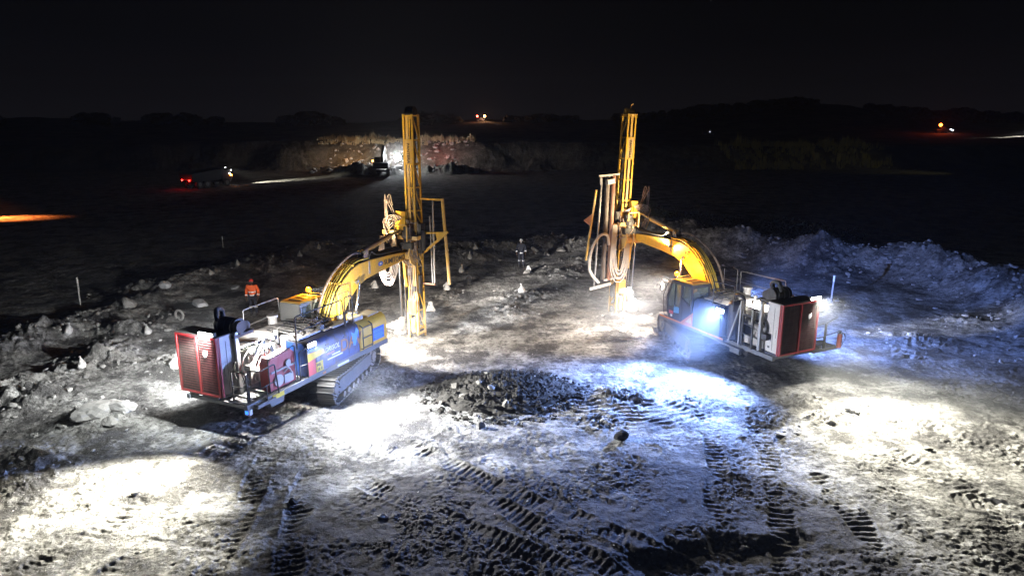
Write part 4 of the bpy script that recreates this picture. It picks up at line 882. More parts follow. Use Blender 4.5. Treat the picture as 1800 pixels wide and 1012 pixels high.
spot(rigR, (-2.28, 1.52, 2.30), G3(1040, 750), 34 * KW, (.26, .42, 1.0), 122, 1.0)
spot(rigR, (-.7, -1.52, 2.28), G3(1600, 575), 14 * KW, (.20, .34, 1.0), 135, .9)
spot(rigR, (-.7, -1.52, 2.28), G3(1610, 578), 10 * KW, (.9, .95, 1), 20, .9)
spot(rigR, (-3.02, .25, 2.66), MRm @ Vector((-3.75, .75, 1.0)), 6.5 * KW, (1, .90, .68), 160, .5)
spot(rigR, (-2.8, .2, 3.0), MRm @ Vector((-1.6, .0, 2.4)), .2 * KW, W_, 160, .5)
spot(rigR, (2.5, .34, 4.03), MRm @ Vector((5.6, .3, 6.8)), 3.6 * KW, (1.0, .80, .50), 84, .7)
spot(rigR, (2.2, .42, 4.0), MRm @ Vector((1.2, .2, 3.4)), .16 * KW, (1.0, .85, .5), 150, .9)
spot(rigR, (5.30, .31, 1.42), MRm @ Vector((5.2, .7, .3)), .8 * KW, (1.0, .97, .92), 165, .8)
spot(rigR, (1.0, .8, 3.02), MRm @ Vector((5.6, 2.2, 0)), 3.5 * KW, (1, .92, .84), 90, 1.0)
spot(rigL, (1.25, 1.46, 3.12), G3(910, 483, .5), 48.0 * KW, (1, .96, .92), 19, 1.0)  # added narrow beam that brightens the dark worker, not from a lamp
spot(rigL, (2.55, -1.0, 1.95), G3(820, 605), 4.2 * KW, (1, .95, .88), 118, 1.0)
spot(rigR, (1.05, 1.3, 2.98), G3(1010, 590), 4.5 * KW, (1, .92, .84), 100, 1.0)
# ---------------------------------------------------------------- finding places on the ground
def hit(u, v):
    x = (u - 900) / FPX; y = (506 - v) / FPX
    d = Vector((x, math.cos(PITCH) + y * math.sin(PITCH), -math.sin(PITCH) + y * math.cos(PITCH)))
    ts = np.geomspace(8, 900, 500); X = d.x * ts; Y = d.y * ts; Z = CAMH + d.z * ts; g = ground_h(X, Y)
    k = np.nonzero(Z < g)[0]; k = k[0] if len(k) else len(ts) - 1
    lo, hi = ts[max(k - 1, 0)], ts[k]
    tt = np.linspace(lo, hi, 40); g = ground_h(d.x * tt, d.y * tt); kk = np.nonzero(CAMH + d.z * tt < g)[0]; t_ = tt[kk[0]] if len(kk) else hi
    return Vector((d.x * t_, d.y * t_, gh(d.x * t_, d.y * t_)))
def ray(u, v, dist):
    x = (u - 900) / FPX; y = (506 - v) / FPX
    d = Vector((x, math.cos(PITCH) + y * math.sin(PITCH), -math.sin(PITCH) + y * math.cos(PITCH))); return Vector((0, 0, CAMH)) + d * (dist / d.y)

# ---------------------------------------------------------------- dark soil heap
SOIL = paint('fresh_dark_soil', (.032, .029, .026), .9, dust=.3, dustcol=(.075, .07, .06), scale=3, spec=.1)
SOILR = paint('pale_stone', (.13, .12, .10), .85, dust=.4, scale=2, spec=.2)
ROCKM = paint('grey_stone', (.27, .26, .25), .9, dust=.4, scale=3, dustcol=(.38, .36, .33), spec=.15)
def rock_verts(rnd, r, flat=.7, sub=2):
    bm = bmesh.new(); bmesh.ops.create_icosphere(bm, subdivisions=sub, radius=1)
    sd = Vector((rnd.random() * 90, rnd.random() * 90, rnd.random() * 90)); ax = Vector((.7 + rnd.random() * .7, .6 + rnd.random() * .6, flat * (.6 + rnd.random() * .5)))
    cuts = [(Vector((rnd.gauss(0, 1), rnd.gauss(0, 1), rnd.gauss(0, 1))).normalized(), .45 + rnd.random() * .4) for _ in range(7)]
    for v in bm.verts:
        p = v.co.normalized(); k = 1.0
        for n, d in cuts:
            q = p.dot(n)
            if q * k > d: k = d / q
        k += .14 * mnoise.noise(p * 2.2 + sd) + .06 * mnoise.noise(p * 6 + sd)
        v.co = Vector((p.x * ax.x, p.y * ax.y, p.z * ax.z)) * k * r
    vs = [v.co.copy() for v in bm.verts]; fs = [[v.index for v in f.verts] for f in bm.faces]; bm.free(); return vs, fs
rnd = random.Random(4)
ROCKV = [rock_verts(rnd, 1, sub=1) for _ in range(14)]
def scatter(mb, spots, rnd):
    for (x, y, z, r) in spots:
        vs, fs = ROCKV[rnd.randrange(14)]; M = Matrix.Rotation(rnd.random() * 6.28, 3, 'Z') @ Matrix.Rotation(rnd.random() * .8, 3, 'X')
        mb.add([M @ v * r + Vector((x, y, z)) for v in vs], fs)
hc = Vector((-.3, 22.9, 0)); na, nr = 260, 130
TH, RR = np.meshgrid(np.linspace(0, 2 * np.pi, na, endpoint=False), np.linspace(0, 1.12, nr))
SXr = 2.45 + .35 * np.sin(TH * 2 + 1) + .3 * np.sin(TH * 3) + .25 * np.sin(TH * 7 + 2) + .12 * np.sin(TH * 15); SYr = 2.2 + .3 * np.cos(TH * 2)
HX = hc.x + RR * SXr * np.cos(TH); HY = hc.y + RR * SYr * np.sin(TH)
prof = .62 * np.clip(1 - RR ** 2, 0, 1) ** 1.3 * (1 - .35 * np.clip((HX - hc.x) / 3, 0, 1)) + np.where(RR > 1, -(RR - 1) * 1.2, 0)
HZ = ground_h(HX, HY, False) + prof - .10 * RR ** 3 + .05 * np.abs(fbm(HX + 3, HY, .9, 3)) + (1 - RR).clip(0, 1) ** .4 * (.26 * np.abs(fbm(HX, HY, 1.2, 5, .6)) + .10 * np.abs(fbm(HX + 9, HY, 4.5, 3, .6)) - .05)
vs = np.stack([HX, HY, HZ], -1).reshape(-1, 3)
hm = MB(); hm.add(vs.tolist(), [(i * na + j, i * na + (j + 1) % na, (i + 1) * na + (j + 1) % na, (i + 1) * na + j) for i in range(nr - 1) for j in range(na)])
heap = hm.build('soil_heap', SOIL, smooth=False); heap.data.shade_smooth()
tag(heap, 'heap of dark lumpy soil and stones on the pale ground between the two drill rigs', 'soil heap')
def heap_za(x, y):
    q = ((x - hc.x) / 2.5) ** 2 + ((y - hc.y) / 2.2) ** 2
    return np.where(q > 1, ground_h(x, y), ground_h(x, y, False) + .62 * np.clip(1 - q, 0, 1) ** 1.3 * (1 - .35 * np.clip((x - hc.x) / 3, 0, 1)) + .06)
def heap_z(x, y):
    q = ((x - hc.x) / 2.5) ** 2 + ((y - hc.y) / 2.2) ** 2
    return (gh(x, y) if q > 1 else float(ground_h(np.array([x]), np.array([y]), False)[0]) + .62 * (1 - q) ** 1.3 * (1 - .35 * max(0, min(1, (x - hc.x) / 3))) + .06)
mb = MB(); sp_ = []
for k in range(2600):
    a = rnd.random() * 6.283; q = rnd.random() ** .6 * 1.2; x = hc.x + 2.5 * q * math.cos(a); y = hc.y + 2.2 * q * math.sin(a)
    sp_.append((x, y, .012 + .12 * rnd.random() ** 5))
sz_ = heap_za(np.array([q[0] for q in sp_]), np.array([q[1] for q in sp_]))
scatter(mb, [(x, y, float(z) + .02, r) for (x, y, r), z in zip(sp_, sz_)], rnd); tag(mb.build('soil_clods', SOIL, heap), kind='stuff')
for (u, v, r, lab) in ((843, 678, .24, ''), (800, 672, .26, ''), (862, 685, .2, ''), (815, 688, .18, ''), (855, 662, .12, ''), (888, 700, .17, ''), (775, 690, .17, '')):
    p = gpt(u, v, .5); m = MB(); scatter(m, [(0, 0, 0, r)], rnd); o = m.build('stone', SOILR, heap); o.location = (p[0], p[1], heap_z(*p) + .05)
# ---------------------------------------------------------------- rubble scattered over heaps and bank
def rubble(name, pts, rnd, mat):
    mb = MB(); xs = np.array([p[0] for p in pts]); ys = np.array([p[1] for p in pts]); zs = ground_h(xs, ys)
    scatter(mb, [(x, y, z + r * .15, r) for (x, y, r), z in zip(pts, zs)], rnd); o = mb.build(name, mat); tag(o, kind='stuff'); return o
pts = []
for (u, v, rad, ht) in MOUNDS:
    cx, cy = gpt(u, v)
    for k in range(int(24 + 60 * rad * ht)):
        a = rnd.random() * 6.283; q = rad * rnd.random() ** .7 * 1.25; pts.append((cx + q * math.cos(a), cy + q * math.sin(a), .02 + .10 * rnd.random() ** 4 * (1 + ht)))
rb_ = rubble('mound_rubble', pts, rnd, ROCKM); tag(rb_, 'small grey rubble lying over the low cuttings mounds', 'rubble')
pts = []
for i in range(len(BERM) - 1):
    (ax, ay), (bx_, by_) = BERM[i], BERM[i + 1]; Ls = math.hypot(bx_ - ax, by_ - ay)
    for k in range(int(Ls * 42)):
        t_ = rnd.random(); o_ = rnd.gauss(0, 1.7); nx, ny = (by_ - ay) / Ls, -(bx_ - ax) / Ls
        pts.append((ax + (bx_ - ax) * t_ + nx * o_, ay + (by_ - ay) * t_ + ny * o_, .03 + .22 * rnd.random() ** 4))
rb_ = rubble('bank_rubble', pts, rnd, ROCKM); tag(rb_, 'loose grey stones covering the spoil bank behind the right drill rig', 'rubble')
pts = []
for k in range(2600):
    u = rnd.random() * 1900 - 50; v = 560 + 480 * rnd.random() ** 1.3; x, y = gpt(u, v)
    if abs(x - hc.x) < 2.6 and abs(y - hc.y) < 2.3: continue
    pts.append((x, y, .008 + .035 * rnd.random() ** 5))
rb_ = rubble('gravel', pts, rnd, ROCKM); tag(rb_, 'fine gravel strewn over the rutted quarry floor', 'gravel')

pts = [(-38 + 30 * rnd.random(), 128 + 20 * rnd.random() ** .8, .12 + .75 * rnd.random() ** 3) for _ in range(500)]
rb_ = rubble('quarry_rubble', pts, rnd, ROCKM); tag(rb_, 'broken rock along the foot and face of the far quarry wall', 'rubble')
def boulder(u, v, r, lab, mat=ROCKM, flat=.7):
    p = hit(u, v); m = MB(); vs, fs = rock_verts(rnd, r, flat, 3); m.add(vs, fs); o = m.build('rock', mat); o.location = (p.x, p.y, p.z + r * .2); o.rotation_euler = (.3 * rnd.random(), .3 * rnd.random(), rnd.random() * 6)
    tag(o, lab, 'rock', 'loose rocks on the quarry floor'); return o
PALE = paint('pale_slab', (.52, .52, .54), .8, dust=.3)
for a in ((1563, 462, .42, 'pale flat slab lying lowest on the grey spoil bank', PALE, .3), (1558, 447, .28, 'small pale slab above the flat slab on the spoil bank', PALE, .3), (1302, 452, .5, 'long pale slab at the foot of the bank behind the right rig', PALE, .25),
          (290, 504, .42, 'white block standing alone on the dark far ridge at left', PALE, .8), (225, 538, .45, 'upright pointed grey rock on the left slope', ROCKM, 1.2), (354, 536, .42, 'squarish pale block on the slope left of the orange worker', PALE, .6),
          (412, 507, .35, 'low pale stone right beside the orange worker', PALE, .3), (165, 725, .55, 'large grey boulder in front of the heap at lower left', ROCKM, .8), (215, 720, .5, 'angular boulder right of the large grey boulder at lower left', ROCKM, .8),
          (195, 745, .4, 'flat broken slab in front of the two boulders at lower left', ROCKM, .4), (517, 883, .12, 'small dark stone standing in the shadowed foreground', SOIL, 1.1), (1093, 768, .2, 'dark upright lump on the blue lit ground', SOIL, 1.6),
          (1632, 790, .13, 'brown stone on the white lit ground at right', SOILR, .8), (672, 908, .13, 'rounded grey stone at the bottom edge of the lit ground', ROCKM, .6), (808, 905, .10, 'small dark rock beside the tread marks at bottom centre', SOIL, 1.0),
          (846, 752, .13, 'short stone with a long shadow in front of the soil heap', SOIL, 1.8), (238, 866, .12, 'olive stone in the brightest part of the left light pool', SOILR, .7), (1500, 722, .25, 'rough stone at the edge of the right light pool', ROCKM, .6),
          (1072, 690, .24, 'dark lump on the rippled blue ground', SOIL, 1.2), (1370, 765, .22, 'low stone between the blue and the white light pools', ROCKM, .6), (925, 480, .3, 'stone block at the dark worker\'s feet', ROCKM, .8),
          (960, 448, .4, 'pale stone right of the dark worker, first of a row', ROCKM, .6), (985, 441, .45, 'flat rock in the row behind the dark worker', ROCKM, .5), (940, 440, .42, 'rock directly behind the shoulder of the dark worker', ROCKM, .6),
          (1145, 553, .15, 'small white stone right of the right mast foot', PALE, .4), (1600, 590, .2, 'small stone in the blue lit hollow at right', ROCKM, .6)):
    boulder(*a)

# ---------------------------------------------------------------- hole plugs, bags, stakes, buckets
BAGM = paint('dusty_white_bag', (.50, .49, .47), .7, dust=.7, dustcol=(.33, .31, .29), scale=9)
def plug(u, v, lab, sc=1.0):
    p = hit(u, v); r = empty('hole_plug', p, rnd.random() * 6, lab, 'hole plug', 'white plugs marking drilled holes'); r.scale = (sc,) * 3
    m = MB(); m.cyl((0, 0, -.03), (0, 0, .10), .22, .19, n=18); m.cyl((0, 0, .10), (0, 0, .26), .17, .12, n=18); m.build('base', PLAST, r, .01, True)
    m = MB(); m.ball((0, 0, .32), .11, n=14); m.tube([(.1, 0, .3), (.2, 0, .27), (.22, 0, .15)], .025, 6, smooth=4); m.build('knob', PLAST, r, smooth=True)
def bag(u, v, lab, sc=1.0, mat=None):
    p = hit(u, v); m = MB(); bm = bmesh.new(); bmesh.ops.create_icosphere(bm, subdivisions=3, radius=1)
    sd = Vector((rnd.random() * 50, rnd.random() * 50, 0))
    for q in bm.verts:
        c = q.co; tp = 1 - .55 * max(0, c.z); k = 1 + .18 * mnoise.noise(c * 1.8 + sd) + .08 * mnoise.noise(c * 5 + sd)
        q.co = Vector((c.x * .24 * tp * k, c.y * .17 * tp * k, max(-.16, c.z * .26 * k)))
    m.add([v_.co.copy() for v_ in bm.verts], [[w_.index for w_ in f.verts] for f in bm.faces]); bm.free()
    m.tube([(0, 0, .22), (.02, 0, .28), (.05, .02, .36)], .03, 7, rs=[.05, .025, .05]); o = m.build('sample_bag', mat or BAGM, smooth=True)
    o.location = p + Vector((0, 0, .12 * sc)); o.scale = (sc,) * 3; o.rotation_euler = (.25 * rnd.random(), .4 * rnd.random() - .2, rnd.random() * 6); tag(o, lab, 'bag', 'white bags beside drilled holes')
def stake(u, v, h, lab, r=.03, base=False, mat=None):
    p = hit(u, v); o = empty('marker_stake', p, 0, lab, 'stake', 'marker stakes'); m = MB(); m.cyl((0, 0, -.1), (.02 * h, 0, h), r, n=10); m.build('post', mat or BAGM, o)
    m = MB(); m.cyl((.018 * h, 0, h - .3 * min(1, h)), (.02 * h, 0, h + .02), r + .012, n=10); m.build('reflective_band', PLAST, o)
    if base: m = MB(); scatter(m, [(0, 0, 0, .3), (.3, .1, -.05, .2), (-.25, .05, -.05, .22)], rnd); m.build('stone_base', ROCKM, o)
plug(786, 508, 'white plug on the lit ground just right of the left mast')
plug(929, 478, 'white plug in front of the dark worker, nearest his feet')
plug(659, 505, 'white plug on the grey ground under the left boom')
plug(757, 546, 'white plug standing over the black box by the left mast', 1.2)
bag(917, 513, 'white bag lying centred between the two masts'); bag(811, 478, 'triangular white bag nearest the black bucket')
bag(826, 454, 'triangular white bag on the dark mound beyond the bucket'); bag(836, 438, 'dim white bag highest on the mound beyond the bucket', .8)
bag(560, 437, 'pale bag on the dark ridge behind the left boom'); bag(527, 450, 'dim bag on the dark ridge above the beacon', .8); bag(260, 586, 'bright bag in the hollow of the second heap at left', .9)
bag(121, 585, 'bluish bag on the farthest heap at left', 1.0); bag(144, 645, 'bright white bag on the heap at middle left', .9); bag(309, 645, 'white bag half hidden behind the red cooler', 1.1)
bag(371, 483, 'small pale bag on the dark ridge left of the orange worker', .8); bag(418, 466, 'faint bag on the ridge above the orange worker', .8); bag(683, 425, 'pale bag on the dark ground left of the left mast', .7)
stake(392, 436, .9, 'short white stake alone in the dark at upper left'); stake(142, 540, 1.6, 'tall white tipped stake on a small mound at far left', .035, True)
stake(1461, 528, 1.35, 'white post standing in stones right of the right rig', .045, True)
def bucket(u, v, lab, r=.17, h=.34):
    p = hit(u, v); o = empty('bucket', p, 0, lab, 'bucket'); m = MB(); n = 20
    vs = [(r * .8 * math.cos(2 * math.pi * k / n), r * .8 * math.sin(2 * math.pi * k / n), 0) for k in range(n)] + [(r * math.cos(2 * math.pi * k / n), r * math.sin(2 * math.pi * k / n), h) for k in range(n)] + [(r * .9 * math.cos(2 * math.pi * k / n), r * .9 * math.sin(2 * math.pi * k / n), h) for k in range(n)] + [(r * .7 * math.cos(2 * math.pi * k / n), r * .7 * math.sin(2 * math.pi * k / n), .04) for k in range(n)]
    fs = [tuple(range(n))[::-1]] + [tuple(3 * n + k for k in range(n))] + [(a * n + k, a * n + (k + 1) % n, (a + 1) * n + (k + 1) % n, (a + 1) * n + k) for a in range(3) for k in range(n)]
    m.add(vs, fs); m.build('pail', BLK, o, smooth=True); MB().tube([(-r, 0, h - .04), (-r * .8, 0, h + .12), (0, .03, h + .2), (r * .8, 0, h + .12), (r, 0, h - .04)], .012, 6, smooth=4).build('handle', STEEL, o)
bucket(824, 499, 'black bucket with a long shadow on the ground beyond the left mast'); bucket(757, 558, 'black box shaped pail at the foot of the left mast', .2, .3)
p = hit(316, 560); o = MB().tube([(0, .24 * math.cos(a * math.pi / 10), .18 + .24 * math.sin(a * math.pi / 10)) for a in range(21)], .06, 10).build('pipe_ring', ROCKM, smooth=True); o.location = p; o.rotation_euler = (0, 0, R(70)); tag(o, 'dusty ring shaped pipe collar standing on the slope behind the red cooler', 'pipe collar')

# ---------------------------------------------------------------- people
SKIN = paint('dark_skin', (.10, .055, .035), .5, dust=0)
def skin_obj(name, chains, mat, parent, sub=2, root=0):
    """connected edges with a radius at each joint grown into one surface"""
    vs = []; es = []; rs = []; key = {}
    def vid(p, r):
        k = tuple(round(c_, 4) for c_ in p)
        if k not in key: key[k] = len(vs); vs.append(p); rs.append(r)
        return key[k]
    for ch in chains:
        ids = [vid(p, r) for p, r in ch]
        es += [(a, b_) for a, b_ in zip(ids[:-1], ids[1:]) if a != b_]
    me = bpy.data.meshes.new(name); me.from_pydata(vs, es, []); o = bpy.data.objects.new(name, me); C.objects.link(o)
    md = o.modifiers.new('skin', 'SKIN'); md.use_smooth_shade = True
    for i, r in enumerate(rs):
        sv = me.skin_vertices[0].data[i]; sv.radius = (r, r) if not isinstance(r, tuple) else r; sv.use_root = (i == root)
    s_ = o.modifiers.new('sub', 'SUBSURF'); s_.levels = sub; s_.render_levels = sub
    dg = bpy.context.evaluated_depsgraph_get(); m2 = bpy.data.meshes.new_from_object(o.evaluated_get(dg)); bpy.data.objects.remove(o)
    m2.materials.clear(); m2.materials.append(mat); m2.shade_smooth(); o = bpy.data.objects.new(name, m2); C.objects.link(o); o.parent = parent; return o
def person(p, face, jacket, trousers, helmet, lab, stance, band, legband):
    """feet at the origin, facing +y, 1.78 m tall"""
    r = empty('person', p, face, lab, 'person')
    hip = [(-.10, 0, .92), (.10, 0, .92)]; stp = stance
    kn = [(-.12, .03 + stp * .10, .50), (.12, .03 - stp * .06, .50)]; an = [(-.14, stp * .16, .09), (.13, -stp * .14, .09)]
    sh = [(-.20, 0, 1.43), (.20, 0, 1.43)]; el = [(-.28, -.04, 1.15), (.28, -.04, 1.15)]; wr = [(-.27, .10, .93), (.28, .07, .91)]
    def hand(w_, sgn):
        w_ = Vector(w_); ch = []; pm = w_ + Vector((0, .03, -.09)); ch.append([(tuple(w_), .026), (tuple(pm), .036)])
        for k, ln in enumerate((.075, .085, .08, .06)):
            b_ = pm + Vector((0, -.032 + .021 * k + .0, -.02)); k1 = b_ + Vector((-sgn * .004, .006, -ln * .5)); k2 = k1 + Vector((-sgn * .02, .004, -ln * .5)); ch.append([(tuple(pm), .036), (tuple(b_), .011), (tuple(k1), .0095), (tuple(k2), .008)])
        t1 = w_ + Vector((-sgn * .015, .07, -.06)); ch.append([(tuple(w_), .026), (tuple(t1), .012), (tuple(t1 + Vector((-sgn * .01, .02, -.045))), .009)])
        return ch
    pel = (0, 0, .95); ch0 = (0, .01, 1.30); nk = (0, .0, 1.48)
    ch = [[(pel, .13), ((0, 0, 1.1), .12), (ch0, .14), (nk, .06), ((0, .015, 1.55), .055)]]
    for i, sgn in ((0, -1), (1, 1)):
        ch += [[(pel, .13), (hip[i], .095), (kn[i], .058), ((an[i][0], an[i][1], .3), .052), (an[i], .04), ((an[i][0], an[i][1] + .12, .05), .04), ((an[i][0], an[i][1] + .19, .04), .03)]]
        ch += [[(ch0, .14), (sh[i], .06), (el[i], .045), (wr[i], .026)]] + hand(wr[i], sgn)
    skin_obj('body', ch, SKIN, r, 1)
    # head with a face
    bm = bmesh.new(); bmesh.ops.create_uvsphere(bm, u_segments=24, v_segments=18, radius=1)
    for v_ in bm.verts:
        c_ = v_.co; x, y, z = c_.x * .078, c_.y * .098, c_.z * .118
        if z < 0: x *= 1 + z * 2.2; y *= 1 + z * 1.2
        if y > 0:
            y += .024 * math.exp(-((x / .014) ** 2 + ((z + .012) / .022) ** 2)); y -= .010 * (math.exp(-(((x - .03) / .014) ** 2 + ((z - .012) / .012) ** 2)) + math.exp(-(((x + .03) / .014) ** 2 + ((z - .012) / .012) ** 2)))
            y += .008 * math.exp(-((x / .024) ** 2 + ((z + .052) / .008) ** 2)); y += .006 * math.exp(-((z - .035) / .01) ** 2)
        v_.co = Vector((x, y + .02, z + 1.65))
    m = MB(); m.add([v_.co.copy() for v_ in bm.verts], [[w_.index for w_ in f.verts] for f in bm.faces]); bm.free()
    for sx in (-1, 1): m.ball((sx * .08, .015, 1.645), .028, sx=.4, sy=.7, n=10)
    hd = m.build('head', SKIN, r, smooth=True)
    m = MB()
    for sx in (-1, 1): m.ball((sx * .03, .103, 1.662), .011, n=8)
    m.build('eyes', PLAST, hd)
    tr = []
    for i in (0, 1): tr.append([(pel, .155), (hip[i], .115), (kn[i], .082), ((an[i][0], an[i][1], .3), .075), ((an[i][0], an[i][1], .13), .075)])
    skin_obj('trousers', tr, trousers, r, 2)
    jk = [[((0, 0, .88), .16), ((0, 0, 1.08), .165), (ch0, .18), ((0, 0, 1.46), .085)]]
    for i in (0, 1): jk.append([(ch0, .18), (sh[i], .092), (el[i], .07), ((wr[i][0], wr[i][1] - .005, wr[i][2] + .03), .058)])
    skin_obj('jacket', jk, jacket, r, 2)
    def ring(a, b_, rx, ry, nm, mt=STKW):
        a = Vector(a); b_ = Vector(b_); m = MB(); d = (b_ - a).normalized(); u_ = d.orthogonal().normalized(); u_ = Vector((1, 0, 0)) - d * d.x; u_.normalize(); w_ = d.cross(u_); n = 24; vs = []
        for q in (a, b_):
            for rr_ in (1.0, .9):
                vs += [q + u_ * math.cos(2 * math.pi * k / n) * rx * rr_ + w_ * math.sin(2 * math.pi * k / n) * ry * rr_ for k in range(n)]
        fs = []
        for k in range(n):
            k2 = (k + 1) % n; fs += [(k, k2, 2 * n + k2, 2 * n + k), (n + k, 3 * n + k, 3 * n + k2, n + k2), (k, n + k, n + k2, k2), (2 * n + k, 2 * n + k2, 3 * n + k2, 3 * n + k)]
        m.add(vs, fs); m.build(nm, mt, r, smooth=True)
    for z in band: ring((0, 0, z), (0, 0, z + .055), .172 if z < 1.05 else .185, .172 if z < 1.05 else .185, 'reflective_band')
    for i in (0, 1):
        e0 = Vector(el[i]); w0 = Vector(wr[i]); q = e0.lerp(w0, .55); ring(q, q + (w0 - e0).normalized() * .05, .072, .072, 'reflective_band')
        if legband:
            q = Vector(kn[i]).lerp(Vector(an[i]), .25); ring(q, q + Vector((0, 0, .05)), .088, .088, 'reflective_band')
    for i in (0, 1):
        m = MB(); m.ball((an[i][0], an[i][1] + .06, .05), .06, sx=.9, sy=2.3, sz=.9, n=14); m.cyl((an[i][0], an[i][1], .05), (an[i][0], an[i][1], .2), .058, n=12); m.box((an[i][0] - .05, an[i][1] - .08, -.005), (an[i][0] + .05, an[i][1] + .19, .025)); m.build('boot', BLK, r, smooth=True)
    m = MB(); n = 24; vs = [(0, .02, 1.80)]; fs = []
    for j in range(1, 7):
        t_ = j / 6 * math.pi / 2
        vs += [(.105 * math.sin(t_) * math.cos(a * 2 * math.pi / n), .02 + .125 * math.sin(t_) * math.sin(a * 2 * math.pi / n), 1.69 + .11 * math.cos(t_)) for a in range(n)]
    vs += [(.125 * math.cos(a * 2 * math.pi / n), .03 + .155 * math.sin(a * 2 * math.pi / n), 1.683) for a in range(n)] + [(.1 * math.cos(a * 2 * math.pi / n), .02 + .12 * math.sin(a * 2 * math.pi / n), 1.68) for a in range(n)]
    for a in range(n): fs.append((0, 1 + a, 1 + (a + 1) % n))
    for j in range(7):
        for a in range(n): fs.append((1 + j * n + a, 1 + (j + 1) * n + a, 1 + (j + 1) * n + (a + 1) % n, 1 + j * n + (a + 1) % n))
    m.add(vs, fs); m.build('helmet', helmet, r, smooth=True)
    return r
JO = paint('orange_hi_vis', (.95, .13, .015), .7, dust=.08); JD = paint('navy_workwear', (.012, .014, .025), .8, dust=.1, dustcol=(.05, .05, .05)); HR = paint('red_helmet', (.55, .02, .015), .35, dust=.1)
px, py = gpt(447, 553); per1 = person((px, py, gh(px, py)), R(188), JO, JD, HR, 'person in an orange reflective jacket, dark trousers and red helmet, standing behind the left rig', .35, (.98, 1.14), True)
per1.scale = (1.05,) * 3
px, py = gpt(916, 468); per2 = person((px, py, gh(px, py)), R(182), JD, JD, HR if False else paint('white_helmet', (.8, .8, .8), .35, dust=.1), 'person in dark overalls with pale reflective bands and a white helmet, standing between the masts', .2, (.90,), True)
per2.scale = (1.08,) * 3
MASK = MB().ball((0, .10, 1.60), .045, sx=1.1, sy=.5, n=12).build('face_mask', PLAST, per2, smooth=True)

# ---------------------------------------------------------------- far machines and lights
DKP = paint('dark_machine_paint', (.012, .011, .010), .5, dust=.3, dustcol=(.03, .028, .025))
def point(loc, w_, col, rad=.3, name='lamp_light'):
    d = bpy.data.lights.new(name, 'POINT'); d.energy = w_; d.color = col; d.shadow_soft_size = rad; o = bpy.data.objects.new(name, d); C.objects.link(o); o.location = loc
def wheel(root, x, y, r=.62, wd=.4):
    m = MB(); m.cyl((x, y - wd / 2, r), (x, y + wd / 2, r), r, n=24); o = m.build('wheel', BLK, root, .04); MB().cyl((x, y - wd / 2 - .02, r), (x, y + wd / 2 + .02, r), r * .5, n=16).build('rim', STEEL, o)
def dump_truck(u, v, hd, lab):
    p = hit(u, v); r = empty('dump_truck', p, hd, lab, 'dump truck')
    for x in (-2.6, -1.3, 2.3):
        for y in (-1.05, 1.05): wheel(r, x, y)
    m = MB(); m.box((-3.6, -.5, .7), (3.2, .5, 1.0)); m.build('chassis', DKP, r)
    m = MB(); m.prism([(-3.9, 1.3), (-3.5, 1.05), (1.2, 1.1), (1.4, 2.5), (2.6, 2.7), (2.6, 2.78), (1.3, 2.7), (-3.9, 2.2)], -1.3, 1.3); m.build('tipper_body', DKP, r, .03)
    m = MB(); m.prism([(1.5, .8), (3.3, .8), (3.3, 1.7), (3.1, 2.5), (1.6, 2.5)], -1.15, 1.15); cbo = m.build('cab', DKP, r, .03); MB().prism([(3.32, 1.72), (3.33, 1.72), (3.14, 2.4), (3.12, 2.4)], -1.0, 1.0).build('windscreen', GLASS, cbo)
    for y in (-.75, .75): MB().ball((-3.98, y, 1.28), .10, n=12).build('tail_light', REDL, r)
    for y in (-.8, .8): MB().cyl((3.31, y, 1.05), (3.36, y, 1.05), .12).build('headlight', LAMPW, r)
    for (x, y, z) in ((3.2, -1.25, 2.35), (2.2, -1.2, 2.75), (2.9, -1.2, 1.9)): MB().ball((x, y, z), .07, n=10).build('side_light', LAMPW, r)
    MB().box((3.0, -1.28, 1.55), (3.3, -1.2, 1.7)).build('orange_light', ORGL, r)
    return r
tk = dump_truck(368, 329, R(64), 'dark dump truck with two red tail lights parked far off at left')
Mt = Matrix.LocRotScale(tk.location, tk.rotation_euler, None)
tp = Mt @ Vector((-4.4, 0, 1.25)); point(tp, 22, (1, .02, .01), .2)
spot(tk, (3.7, 0, 2.4), tuple(hit(480, 319)), 50 * KW, (1, .96, .80), 26, .6, .15, 'far_beam')
# far excavator with its work lamp on, in front of the quarry face
fp = hit(672, 306); fx = empty('excavator', fp, R(95), 'dark excavator with one blazing white work lamp in front of the far quarry face', 'excavator')
for sy in (-1, 1): make_track(fx, sy, 0)
m = MB(); m.box((-2.4, -1.3, 1.1), (1.6, 1.3, 2.1)); m.build('house', DKP, fx, .08); m = MB(); m.box((-.2, .3, 2.1), (1.5, 1.3, 3.0)); m.build('cab', DKP, fx, .08)
m = MB(); m.prism([(.6, 1.6), (1.4, 3.6), (3.6, 4.9), (5.6, 4.6), (5.5, 4.2), (3.7, 4.3), (2.0, 3.2), (1.4, 1.6)], -.25, .25); m.build('boom', DKP, fx, .03); m = MB(); m.prism([(5.3, 4.9), (5.9, 4.6), (6.3, 1.6), (6.0, 1.5)], -.2, .2); m.build('stick', DKP, fx, .02)
m = MB(); m.prism([(6.4, 1.9), (5.6, 1.5), (5.3, .6), (6.0, .1), (6.7, .5), (6.1, .7), (6.1, 1.3)], -.5, .5); m.build('bucket', DKP, fx, .02)
lp = ray(699, 277, 132); lt_ = empty('light_tower', (lp.x, lp.y, gh(lp.x, lp.y)), 0, 'mobile light tower with a blazing white lamp head by the far quarry face', 'light tower')
hz = lp.z - lt_.location.z
m = MB(); m.box((-.9, -.5, .35), (.9, .5, 1.2)); m.build('trailer', DKP, lt_, .05); m = MB(); m.cyl((0, 0, 1.2), (0, 0, hz), .06); m.build('mast', STEEL, lt_)
for y in (-.55, .55): wheel(lt_, 0, y, .32, .2)
